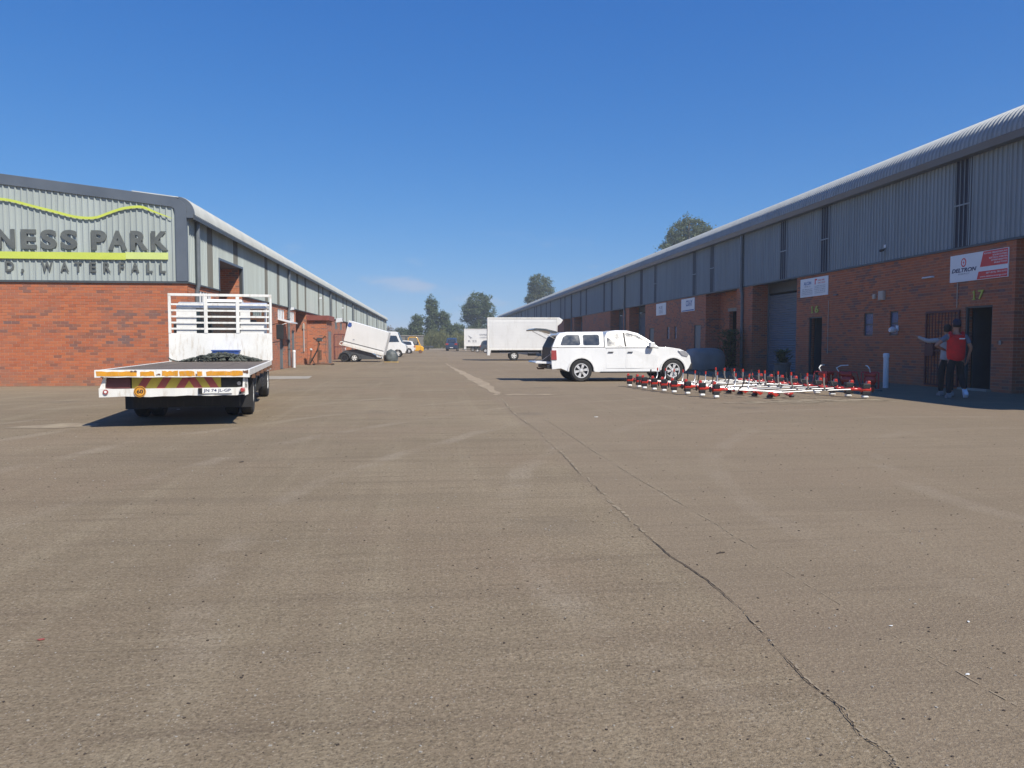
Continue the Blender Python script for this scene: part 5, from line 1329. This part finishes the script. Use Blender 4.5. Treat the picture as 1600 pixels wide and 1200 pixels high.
rowA = [(5.92, 22.3), (6.03, 21.7), (6.03, 21.1), (6.13, 20.5), (6.22, 19.9), (6.30, 19.3), (6.45, 18.7), (6.58, 18.0), (6.70, 17.4)]
rowB = [(8.35, 21.9), (8.42, 21.4), (8.50, 20.9), (8.56, 20.35), (8.66, 19.75), (8.68, 19.2), (8.74, 18.6), (8.82, 18.0), (8.92, 17.45), (9.05, 16.95)]
ordn = ['farthest', 'second farthest', 'third farthest', 'fourth farthest', 'middle', 'fourth nearest', 'third nearest', 'second nearest', 'nearest']
ordn2 = ['farthest', 'second farthest', 'third farthest', 'fourth farthest', 'fifth farthest', 'fifth nearest', 'fourth nearest', 'third nearest', 'second nearest', 'nearest']
first = True; rnd = random.Random(8)
for i, (x, y) in enumerate(rowA):
    o = proto if first else copy_tree(proto, None, table); first = False
    o.location = (x, y, 0); o.rotation_euler = (0, 0, R(rnd.uniform(-5, 5) - 4)); o.scale = (1.06,) * 3
    o['label'] = f'{ordn[i]} brush cutter of the row whose white-tanked engines point left, by the pickup'
    o['group'] = 'brush cutters laid out in two rows on the yard'
for i, (x, y) in enumerate(rowB):
    o = copy_tree(proto, None, table)
    o.location = (x + 1.05, y, 0); o.rotation_euler = (0, 0, R(180 + rnd.uniform(-7, 7) - 5)); o.scale = (1.3, 1.1, 1.1)
    # mirrored row: bars rise on the far side
    o['label'] = f'{ordn2[i]} brush cutter of the row whose engines lie in the shade towards doorway 16'
    o['group'] = 'brush cutters laid out in two rows on the yard'
# red engine machines in the shade
def blower():
    t = thing('engine_machine', '', 'machine', (0, 0, 0))
    fr = MB()
    for s in (-1, 1): fr.tube([(-.28, s * .2, .03), (.28, s * .2, .03), (.30, s * .2, .10), (.22, s * .2, .44), (-.22, s * .2, .44), (-.30, s * .2, .10), (-.28, s * .2, .03)], .014, 6)
    for x in (-.2, .2): fr.tube([(x, -.2, .44), (x, .2, .44)], .014, 6); fr.tube([(x, -.2, .03), (x, .2, .03)], .014, 6)
    fr.build('frame', M['red'], t)
    MB().lathe([(.08, -.16), (.15, -.13), (.16, .05), (.11, .14), (.05, .18)], (0, 0, .24), 'x', 16).build('engine', M['red'], t, smooth=True)
    MB().box(-.17, .12, -.15, .15, .33, .43).build('fuel_tank', M['red'], t, bevel=.04, seg=3)
    MB().box(-.2, .2, -.14, .14, .05, .12).build('base', M['black'], t, bevel=.01)
    MB().tube([(-.2, 0, .44), (-.26, .02, .54), (-.16, .06, .60), (.02, .1, .61)], .015, 6).build('handle', M['tank'], t, smooth=True)
    MB().lathe([(.05, 0), (.05, .02)], (-.03, 0, .43), 'z', 12).build('cap', M['black'], t)
    return t
bl0 = blower(); table = {}
for c in bpy.data.objects:
    if c.parent: table.setdefault(c.parent.name, []).append(c)
for i, (x, y, r_, lb) in enumerate(((11.3, 20.9, 20, 'red petrol engine machine at the left of the three in the shade by doorway 16'), (11.75, 20.6, -30, 'red petrol engine machine in the middle of the three in the shade by doorway 16'), (12.25, 20.3, 60, 'red petrol engine machine at the right of the three in the shade by doorway 16'))):
    o = bl0 if i == 0 else copy_tree(bl0, None, table); o.location = (x, y, 0); o.rotation_euler = (0, 0, R(r_)); o['label'] = lb; o['group'] = 'red engine machines in the shade'; o.scale = (1.1,) * 3
pn = thing('rubble_slab', 'flat pale broken slab lying on the ground right of the red engine machines', 'slab', (12.0, 19.6, 0), R(20))
MB().prism([(-.16, -.10), (.10, -.12), (.2, .0), (.08, .12), (-.14, .09)], 'z', 0, .05).build('slab', M['greywall'], pn)
# covered heap, potted plant, bush near the dark recess
tq = thing('covered_heap', 'blue-grey tarpaulin covered heap standing in the shade in front of the pickup', 'tarpaulin', (12.9, 35.3, 0), R(10))
lump(.95, .8, .80, 11, M['tarp'], 'cover', tq, amp=.07, cut=.6)
MB().tube([(-1.0, -.55, .05), (0, -.86, .06), (1.0, -.5, .05)], .015, 6).build('rope', M['black'], tq)
MB().tube([(.9, -.6, .03), (1.05, -.7, .03)], .03, 6).build('weight', M['rust'], tq)
def leafy(par, n, seed, c, spread, h, ls, m):
    rnd = random.Random(seed); mb = MB()
    for i in range(n):
        a = rnd.uniform(0, 2 * math.pi); r_ = abs(rnd.gauss(0, .5)); z = rnd.random()
        p = Vector((c[0] + math.cos(a) * r_ * spread, c[1] + math.sin(a) * r_ * spread, c[2] + z * h))
        d = Vector((math.cos(a), math.sin(a), rnd.uniform(-.2, .9))).normalized(); s_ = d.cross(Vector((0, 0, 1))).normalized() * ls * .28; u = d * ls * rnd.uniform(.6, 1.2)
        mb.add([p, p + u * .5 + s_, p + u, p + u * .5 - s_], [(0, 1, 2, 3)])
    return mb.build('foliage', m, par)
pp = thing('potted_plant', 'leafy plant in a grey pot in front of the roller shutter', 'potted plant', (13.3, 27.9, 0))
MB().lathe([(.20, 0), (.28, .10), (.30, .48), (.33, .50), (.33, .56), (.27, .56), (.26, .50)], (0, 0, 0), 'z', 20).build('pot', M['pot'], pp, smooth=True)
leafy(pp, 260, 4, (0, 0, .55), .26, .45, .20, M['leafd'])
for k in range(6): MB().tube([(0, 0, .5), (.1 * math.cos(k), .1 * math.sin(k), .75), (.22 * math.cos(k), .22 * math.sin(k), .98)], .008, 5).build('stem', M['bark'], pp)
sb = thing('shrub', 'tall leafy shrub against the shaded wall right of the covered heap', 'shrub', (14.3, 35.6, 0))
leafy(sb, 1500, 6, (0, 0, .15), .75, 1.75, .17, M['leafd'])
for k in range(7): MB().tube([(0, 0, 0), (.12 * math.cos(k * .9), .12 * math.sin(k * .9), .6), (.35 * math.cos(k * .9), .35 * math.sin(k * .9), 1.5)], .018, 5).build('stem', M['bark'], sb)
# rusty engine hoist by the kiosk
eh = thing('engine_hoist', 'rusty engine hoist standing in front of the brick kiosk', 'hoist', (-6.45, 46.2, 0))
for s in (-1, 1): MB().tube([(-.35, s * .1, .09), (.75, s * .38, .07)], .035, 6).build('leg', M['rust'], eh)
MB().tube([(-.1, 0, .08), (-.06, 0, 1.35)], .05, 8).build('mast', M['rust'], eh)
MB().tube([(-.35, 0, 1.62), (-.06, 0, 1.38), (.35, 0, 1.72)], .045, 8).build('boom', M['rust'], eh)
MB().tube([(-.55, 0, .12), (-.15, 0, .85), (.0, 0, 1.3)], .04, 8).build('ram', M['chassis'], eh)
MB().tube([(.35, 0, 1.72), (.38, 0, 1.4), (.30, 0, .8), (.45, 0, .2)], .014, 6).build('chain', M['rust'], eh)
MB().box(-.16, .16, -.1, .1, 1.40, 1.62).build('head_block', M['gunmetal'], eh, bevel=.02)
MB().box(-.02, .1, -.1, .1, .3, .9).build('gear_box', M['rust'], eh, bevel=.02)
for p in ((-.35, -.1), (-.35, .1), (.75, -.38), (.75, .38)): MB().lathe([(.05, -.02), (.05, .02)], (p[0], p[1], .05), 'y', 12).build('castor', M['tyre'], eh)
js = thing('jack_stand', 'smaller rusty stand just left of the engine hoist at the kiosk wall', 'jack', (-7.0, 46.6, 0))
MB().tube([(-.15, -.1, 0), (-.02, 0, .55), (.0, 0, .92)], .04, 6).build('post', M['rust'], js)
for a in (0, 2.1, 4.2): MB().tube([(.22 * math.cos(a), .22 * math.sin(a), .02), (0, 0, .45)], .025, 6).build('leg', M['rust'], js)
MB().lathe([(.08, .88), (.09, .95), (.03, .99)], (0, 0, 0), 'z', 12).build('pad', M['tank'], js)

# ---------------------------------------------------------------- people
def skin_mesh(name, J, edges, m, parent, sub=2, root=None):
    """J: name -> (x,y,z, rx, ry)"""
    names = list(J); me = bpy.data.meshes.new(name)
    me.from_pydata([J[k][:3] for k in names], [(names.index(a), names.index(b)) for a, b in edges], [])
    me.materials.append(m)
    o = bpy.data.objects.new(name, me); col.objects.link(o); o.parent = parent
    sk = o.modifiers.new('skin', 'SKIN'); sk.use_smooth_shade = True; sk.branch_smoothing = .6
    lay = me.skin_vertices[0].data if me.skin_vertices else None
    if lay is None:
        bm = bmesh.new(); bm.from_mesh(me); bm.verts.layers.skin.verify(); bm.to_mesh(me); bm.free(); lay = me.skin_vertices[0].data
    for i, k in enumerate(names):
        lay[i].radius = (J[k][3], J[k][4]); lay[i].use_root = (k == (root or names[0]))
    ss = o.modifiers.new('sub', 'SUBSURF'); ss.levels = sub; ss.render_levels = sub
    return o
def hand(prefix, base, d, palm_n, J, E, parent_key, s=1.0):
    d = Vector(d).normalized(); pn_ = Vector(palm_n).normalized(); sd = d.cross(pn_).normalized(); b = Vector(base)
    J[prefix + 'palm'] = (*(b + d * .05 * s), .026 * s, .014 * s); E.append((parent_key, prefix + 'palm'))
    for i, (o_, L1) in enumerate(((-.027, .072), (-.009, .082), (.009, .077), (.026, .060))):
        k = f'{prefix}k{i}'; p = b + d * .088 * s + sd * o_ * s; J[k] = (*p, .0095, .0095); E.append((prefix + 'palm', k))
        q = p + d * L1 * .5 * s + pn_ * .010; J[k + 'b'] = (*q, .0085, .0085); E.append((k, k + 'b'))
        q = q + d * L1 * .42 * s + pn_ * .022; J[k + 'c'] = (*q, .0075, .0075); E.append((k + 'b', k + 'c'))
    p = b + d * .035 * s - sd * .036 * s + pn_ * .01; J[prefix + 't1'] = (*p, .011, .011); E.append((prefix + 'palm', prefix + 't1'))
    q = p + d * .045 - sd * .018 + pn_ * .012; J[prefix + 't2'] = (*q, .009, .009); E.append((prefix + 't1', prefix + 't2'))
def person(loc, rz, label, lfoot, rfoot, lelb, lwri, relb, rwri, lknee, rknee, vest=False, cap=True, sleeve='greyshirt', long_left=False, head_turn=0, shoes=('shoeg', 'shoe')):
    """local frame: x right, y forward, z up; shoulders at 1.46"""
    t = thing('person', label, 'person', loc, rz)
    J = dict(pelvis=(0, 0, .95, .155, .11), waist=(0, .01, 1.10, .145, .10), chest=(0, .0, 1.30, .165, .115), neckb=(0, -.01, 1.46, .075, .07), neck=(0, .01, 1.53, .054, .056),
             lsh=(-.17, 0, 1.42, .062, .062), rsh=(.17, 0, 1.42, .062, .062),
             lelb=(*lelb, .042, .042), lwri=(*lwri, .028, .026), relb=(*relb, .042, .042), rwri=(*rwri, .028, .026),
             lhip=(-.09, 0, .90, .09, .09), rhip=(.09, 0, .90, .09, .09), lkn=(*lknee, .06, .06), rkn=(*rknee, .06, .06),
             lank=(lfoot[0], lfoot[1], lfoot[2] + .09, .04, .04), rank=(rfoot[0], rfoot[1], rfoot[2] + .09, .04, .04),
             head1=(0, .02, 1.60, .068, .075), head2=(0, .025, 1.68, .077, .094), head3=(0, .015, 1.755, .066, .078))
    E = [('pelvis', 'waist'), ('waist', 'chest'), ('chest', 'neckb'), ('neckb', 'neck'), ('neck', 'head1'), ('head1', 'head2'), ('head2', 'head3'),
         ('chest', 'lsh'), ('chest', 'rsh'), ('lsh', 'lelb'), ('lelb', 'lwri'), ('rsh', 'relb'), ('relb', 'rwri'),
         ('pelvis', 'lhip'), ('pelvis', 'rhip'), ('lhip', 'lkn'), ('lkn', 'lank'), ('rhip', 'rkn'), ('rkn', 'rank')]
    dl = Vector(lwri) - Vector(lelb); dr_ = Vector(rwri) - Vector(relb)
    hand('l', lwri, dl, (0, 0, -1) if abs(dl.normalized().z) < .8 else (1, 0, 0), J, E, 'lwri'); hand('r', rwri, dr_, (-1, 0, 0), J, E, 'rwri')
    body = skin_mesh('body', J, E, M['skin'], t)
    # face
    ht = Matrix.Translation((0, .02, 1.68)) @ Matrix.Rotation(head_turn, 4, 'Z')
    def P(mb): mb.v = [tuple(ht @ Vector(v)) for v in mb.v]; return mb
    P(MB().prism([(.085, -.035), (.118, -.03), (.100, .01), (.088, .02)], 'x', -.014, .014)).build('nose', M['skin'], body, bevel=.006)
    for s in (-1, 1):
        P(MB().lathe([(.006, .084), (.011, .090), (.006, .096)], (s * .032, 0, .012), 'y', 8)).build('eye', M['black'], body)
        P(MB().prism([(-.02, -.028), (.012, -.02), (.016, .022), (-.014, .026)], 'x', *sorted((s * .074, s * .088)))).build('ear', M['skin'], body, bevel=.005)
    P(MB().box(-.024, .024, .086, .094, -.058, -.050)).build('mouth', M['dkred'], body)
    # hair or cap
    prof = [(.092, -.03), (.094, .02), (.086, .07), (.060, .105), (.02, .118)]
    hm = MB().lathe(prof, (0, -.01, 0), 'z', 18)
    hm.v = [(x * .92, y * 1.12, z) for x, y, z in hm.v]; P(hm).build('cap' if cap else 'hair', M['cap'] if cap else M['hair'], body, smooth=True)
    if cap: P(MB().prism([(-.06, .06), (.06, .06), (.05, .165), (0, .18), (-.05, .165)], 'z', .012, .026)).build('cap_peak', M['cap'], body, bevel=.004)
    P(MB().lathe([(.070, -.075), (.084, -.045), (.086, -.01)], (0, -.022, 0), 'z', 14)).build('hair_back', M['hair'], body, smooth=True)
    # clothes
    g = .016
    SJ = dict(hem=(0, 0, .86, .165, .125), pelvis=(0, 0, .97, .172, .13), waist=(0, .01, 1.10, .160, .118), chest=(0, 0, 1.30, .180, .130), neckb=(0, -.01, 1.455, .085, .078),
              lsh=(-.178, 0, 1.415, .078, .076), rsh=(.178, 0, 1.415, .078, .076))
    le, re = Vector(lelb), Vector(relb); ls_, rs_ = Vector((-.178, 0, 1.415)), Vector((.178, 0, 1.415))
    fl = 1.0 if long_left else .62
    SJ['ls2'] = (*(ls_ + (le - ls_) * fl), .060, .060); SJ['rs2'] = (*(rs_ + (re - rs_) * .75), .064, .064)
    SE = [('hem', 'pelvis'), ('pelvis', 'waist'), ('waist', 'chest'), ('chest', 'neckb'), ('chest', 'lsh'), ('chest', 'rsh'), ('lsh', 'ls2'), ('rsh', 'rs2')]
    if long_left: SJ['ls3'] = (*(Vector(lelb) + (Vector(lwri) - Vector(lelb)) * .93), .040, .038); SE.append(('ls2', 'ls3'))
    skin_mesh('shirt', SJ, SE, M[sleeve], t)
    if vest:
        VJ = dict(hem=(0, 0, .80, .215, .165), waist=(0, .01, 1.06, .205, .155), chest=(0, 0, 1.30, .215, .160), top=(0, -.01, 1.475, .175, .125))
        v_ = skin_mesh('vest', VJ, [('hem', 'waist'), ('waist', 'chest'), ('chest', 'top')], M['vest'], t)
        for s in (-1, 1): MB().tube([(s * .10, .08, 1.38), (s * .125, .0, 1.478), (s * .11, -.09, 1.38)], .04, 8).build('shoulder_strap', M['vest'], t, smooth=True)
        MB().box(.02, .13, -.168, -.155, 1.335, 1.36).build('back_print', M['signwhite'], v_)
    TJ = dict(w=(0, 0, .98, .150, .115), p=(0, 0, .90, .165, .13), lh=(-.095, 0, .84, .10, .10), rh=(.095, 0, .84, .10, .10), lk=(*lknee, .078, .078), rk=(*rknee, .078, .078),
              la=(lfoot[0], lfoot[1], lfoot[2] + .10, .062, .064), ra=(rfoot[0], rfoot[1] , rfoot[2] + .12, .062, .064))
    skin_mesh('trousers', TJ, [('w', 'p'), ('p', 'lh'), ('p', 'rh'), ('lh', 'lk'), ('rh', 'rk'), ('lk', 'la'), ('rk', 'ra')], M['trouser'], t, root='p')
    for (f, mt) in ((lfoot, shoes[0]), (rfoot, shoes[1])):
        tilt = R(f[3]) if len(f) > 3 else 0
        mb = MB().prism([(-.085, 0), (.17, 0), (.19, .03), (.15, .065), (.06, .085), (.0, .125), (-.07, .125), (-.095, .06)], 'x', -.045, .045)
        mm_ = Matrix.Translation((f[0], f[1], f[2])) @ Matrix.Rotation(f[4] if len(f) > 4 else 0, 4, 'Z') @ Matrix.Rotation(-tilt, 4, 'X'); mb.v = [tuple(mm_ @ Vector(v)) for v in mb.v]
        mb.build('shoe', M[mt], t, bevel=.02, seg=3)
    return t
p1 = person((12.22, 16.75, 0), R(-22), 'person in a red vest and dark cap, back turned, near doorway 17', (-.12, .02, 0), (.16, -.16, .10, -55),
       (-.42, -.02, 1.19), (-.20, .16, 1.10), (.29, -.03, 1.15), (.25, .04, .90), (-.11, .03, .50), (.12, .06, .52), vest=True, head_turn=R(12), sleeve='greyshirt')
p1.scale = (1.04,) * 3
p2 = person((12.60, 17.6, 0), R(-16), 'person in a pale sleeved top behind the red-vested one, pointing left with an outstretched arm', (-.1, .05, 0), (.12, 0, 0),
       (-.43, .05, 1.37), (-.68, .10, 1.50), (.26, .0, 1.16), (.22, .1, .93), (-.1, .04, .5), (.11, .04, .5), cap=False, sleeve='sleeve', long_left=True, shoes=('shoeg', 'shoeg'))
p2.scale = (.98,) * 3

# ---------------------------------------------------------------- trees
def crown(lobes, n, ls, seed, clump=.5):
    """leaf faces gathered in clumps inside ellipsoid lobes [(cx,cy,cz,rx,ry,rz)]"""
    rnd = random.Random(seed); mb = MB(); vol = [a[3] * a[4] * a[5] for a in lobes]; tot = sum(vol)
    for L_, v in zip(lobes, vol):
        cx, cy, cz, rx, ry, rz = L_; nc = max(10, int(60 * (v / tot) * len(lobes) ** .5 * 1.4)); per = max(3, int(n * v / tot / nc))
        for _ in range(nc):
            while True:
                p = Vector((rnd.uniform(-1, 1), rnd.uniform(-1, 1), rnd.uniform(-1, 1)))
                if .25 < p.length < 1: break
            p = p.normalized() * (p.length ** .45)
            q = Vector((cx + p.x * rx, cy + p.y * ry, cz + p.z * rz)); cr = clump * rnd.uniform(.6, 1.5)
            for _ in range(per):
                u = Vector((rnd.gauss(0, .5), rnd.gauss(0, .5), rnd.gauss(0, .38))) * cr; c = q + u
                nrm = (u.normalized() * .7 + Vector((rnd.gauss(0, .6), rnd.gauss(0, .6), rnd.gauss(0, .6) + .3))).normalized()
                a = nrm.orthogonal().normalized(); b = nrm.cross(a); th = rnd.uniform(0, 6.28)
                a, b = a * math.cos(th) + b * math.sin(th), b * math.cos(th) - a * math.sin(th); s_ = ls * rnd.uniform(.6, 1.4)
                mb.add([c - a * s_, c - b * s_ * .5, c + a * s_, c + b * s_ * .5], [(0, 1, 2, 3)])
    return mb
def tree(loc, lobes, n, ls, seed, label, m='leaf', trunk=.35, name='tree', clump=.6, group=None, limbs=True):
    t = thing(name, label, 'tree', loc, 0, group)
    crown(lobes, n, ls, seed, clump).build('crown', M[m], t)
    ztop = max(l[2] for l in lobes); tr_ = MB().tube([(0, 0, -.2), (.1, 0, ztop * .35), (-.1, .05, ztop * .7), (0, 0, ztop)], [trunk, trunk * .75, trunk * .5, trunk * .15], 9).build('trunk', M['bark'], t, smooth=True)
    if limbs:
        mb = MB()
        for i, l in enumerate(lobes):
            z0 = min(l[2] * .62, ztop * .6); mb.tube([(0, 0, z0), (l[0] * .5, l[1] * .5, (z0 + l[2]) / 2 + .2), (l[0], l[1], l[2])], [trunk * .35, trunk * .22, trunk * .06], 6)
        mb.build('limbs', M['bark'], t, smooth=True)
    return t
def rl(seed, base, n, jitter, shrink=.5):
    """break ellipsoids into many smaller lobes on their surface for an uneven outline"""
    rnd = random.Random(seed); out = []
    for cx, cy, cz, rx, ry, rz in base:
        out.append((cx, cy, cz, rx * .8, ry * .8, rz * .8))
        for _ in range(n):
            d = Vector((rnd.gauss(0, 1), rnd.gauss(0, 1), rnd.gauss(0, 1))).normalized(); k = rnd.uniform(.55, .85)
            s_ = rnd.uniform(.25, .45); out.append((cx + d.x * rx * k, cy + d.y * ry * k, cz + d.z * rz * k, rx * s_, ry * s_, rz * s_))
    return out
tree((45, 130.7, 0), rl(1, [(0, 0, 20.0, 4.6, 4, 3.4), (-3.0, 0, 17.6, 2.6, 2.6, 2.2), (3.8, 0, 18.6, 2.6, 2.6, 1.9)], 8, 1), 15000, .17, 1, 'large gum tree rising behind the middle of the right warehouse roof', trunk=.5, clump=.62)
tree((26.2, 186, 0), rl(2, [(0, 0, 15.4, 2.9, 2.8, 3.2), (-1.8, 0, 12.2, 1.7, 2, 1.6), (2.8, 0, 13.6, 1.4, 1.6, 1.6)], 7, 1), 10000, .17, 2, 'slim gum tree rising behind the far end of the right warehouse roof', trunk=.35, clump=.58)
tree((11.8, 190, 0), rl(3, [(0, 0, 10.8, 3.6, 3.3, 3.6), (-2.2, 0, 8.5, 2.2, 2, 2.6), (2.6, 0, 9.0, 2.0, 2, 2.8), (.5, 0, 5.6, 3.0, 2.6, 2.2)], 8, 1), 17000, .18, 3, 'broad round dark green tree at the far end, left of the right warehouse', 'leafd', trunk=.45, clump=.6)
tree((.6, 176, 0), rl(4, [(0, 0, 9.6, 1.45, 1.4, 2.8), (0, 0, 6.4, 1.9, 1.8, 3.0), (0, 0, 3.2, 2.2, 2.0, 2.6)], 9, 1), 15000, .16, 4, 'tall narrow dark conifer in the centre of the far tree clump', 'leafd', name='conifer', trunk=.25, clump=.5)
tree((-2.7, 176, 0), rl(5, [(0, 0, 6.4, 1.3, 1.4, 1.9), (-.5, 0, 3.8, 2.1, 1.8, 2.6)], 8, 1), 9000, .16, 5, 'shorter conifer on the left side of the far tree clump', 'leafd', name='conifer', trunk=.2, clump=.5)
tree((3.2, 176, 0), rl(6, [(0, 0, 6.6, 1.6, 1.5, 2.2), (.6, 0, 3.8, 2.2, 1.8, 2.6)], 8, 1), 9500, .16, 6, 'bushy dark conifer on the right side of the far tree clump', 'leafd', name='conifer', trunk=.2, clump=.5)
tree((7.5, 205, 0), rl(7, [(0, 0, 4.6, 2.6, 2, 2.0), (2.2, 0, 3.2, 2.2, 2, 1.8)], 6, 1), 6000, .19, 7, 'low dark tree between the conifers and the broad round tree', 'leafd', clump=.6, trunk=.2)
tree((-7.4, 205, 0), rl(8, [(0, 0, 4.0, 1.8, 1.8, 1.6), (-2, 0, 3.2, 1.6, 1.6, 1.4)], 6, 1), 4500, .18, 8, 'dull green tree far away behind the grey store building', 'leaf', clump=.6, trunk=.2)
tree((-11.3, 212, 0), rl(9, [(0, 0, 4.3, 2.0, 1.8, 1.9), (1.8, 0, 3.4, 1.6, 1.6, 1.5)], 7, 1), 2600, .16, 9, 'pale leafless looking tree far away beside the end of the left warehouse', 'leafb', clump=.8, trunk=.16)
tree((-4.6, 185, 0), rl(10, [(0, 0, 2.6, 1.6, 1.4, 1.6)], 6, 1), 3500, .16, 10, 'small dark bush tree just left of the far conifers', 'leafd', clump=.5, trunk=.12)
tree((18.5, 196, 0), rl(11, [(0, 0, 4.8, 3.4, 2.5, 2.4)], 8, 1), 5000, .2, 11, 'low spreading tree mostly hidden behind the large white box truck', 'leafd', clump=.7, trunk=.2)
# hedge of tall reedy growth across the end of the yard
mb = MB(); rnd = random.Random(21)
for i in range(15000):
    x = rnd.uniform(-1.6, 16); y = rnd.uniform(161, 169); hmax = 2.7 + .9 * math.sin(x * .9) * .5 + .5 * math.sin(x * 2.3 + 1) + (y - 161) * .12; z = rnd.uniform(0, 1) ** .8 * hmax
    ln = rnd.uniform(.25, .6); a = rnd.uniform(0, 6.28); w_ = rnd.uniform(.03, .07); dx, dy = math.cos(a) * w_, math.sin(a) * w_; lx, ly = rnd.gauss(0, .16), rnd.gauss(0, .12)
    mb.add([(x - dx, y - dy, z), (x + dx, y + dy, z), (x + lx + dx * .3, y + ly, z + ln), (x + lx - dx * .3, y + ly, z + ln)], [(0, 1, 2, 3)])
tag(mb.build('reed_hedge', M['leafr']), 'tall yellow-green reedy hedge closing the far end of the yard', kind='stuff')
mb = MB(); rnd = random.Random(22)
for i in range(9000):
    x = rnd.choice((rnd.uniform(-60, 70), rnd.uniform(-60, 70))); y = rnd.uniform(228, 245); z = rnd.random() * (3.2 + 1.2 * math.sin(x * .21) + .8 * math.sin(x * .63)); s_ = rnd.uniform(.3, .6)
    a = Vector((rnd.gauss(0, 1), rnd.gauss(0, 1), rnd.gauss(0, 1))).normalized() * s_; b = a.orthogonal().normalized() * s_ * .6; c = Vector((x, y, z))
    mb.add([c - a, c - b, c + a, c + b], [(0, 1, 2, 3)])
tag(mb.build('distant_wood', M['leafd']), 'distant dark line of bush beyond the yard', kind='stuff')

# ---------------------------------------------------------------- litter
def litter(name, x, y, s_, m, label, rz=0, kind='leaf'):
    t = thing(name, label, 'litter', (x, y, 0), rz)
    pts = [(s_ * math.cos(2 * math.pi * i / 9) * (1 + .25 * math.sin(i * 2.1)), s_ * .55 * math.sin(2 * math.pi * i / 9)) for i in range(9)]
    MB().prism(pts, 'z', .003, .003 + s_ * .18).build('piece', m, t, bevel=s_ * .05); return t
litter('pebble', 2.09, 2.74, .011, M['plate'], 'white pebble on the ground in the lower right corner, the largest one', .4)
litter('pebble', 2.10, 3.26, .009, M['plate'], 'small white pebble left of the larger white ones on the right foreground')
litter('pebble', 2.49, 3.27, .010, M['plate'], 'white fragment on the ground at the far right of the foreground', 1)
litter('pebble', -1.7, 3.5, .014, M['chevred'], 'small reddish stone in the left foreground', .3)
tw = thing('twig', 'short dark twig lying right of the long ground joint', 'litter', (1.78, 4.52, 0), .3)
MB().tube([(-.03, 0, .006), (0, .004, .008), (.032, 0, .006)], .0035, 5).build('stick', M['crack'], tw); MB().tube([(0, .004, .008), (.01, .02, .012)], .002, 5).build('side_shoot', M['crack'], tw)
litter('pebble', -2.05, 8.6, .03, M['crack'], 'dark stone lying alone in the left middle of the yard', 1)
litter('pebble', 2.9, 13.2, .035, M['plate'], 'white scrap on the ground below the white pickup glare', .2)
litter('pebble', -4.9, 15.6, .03, M['plate'], 'white scrap on the ground left of the flatbed truck shadow', .2)
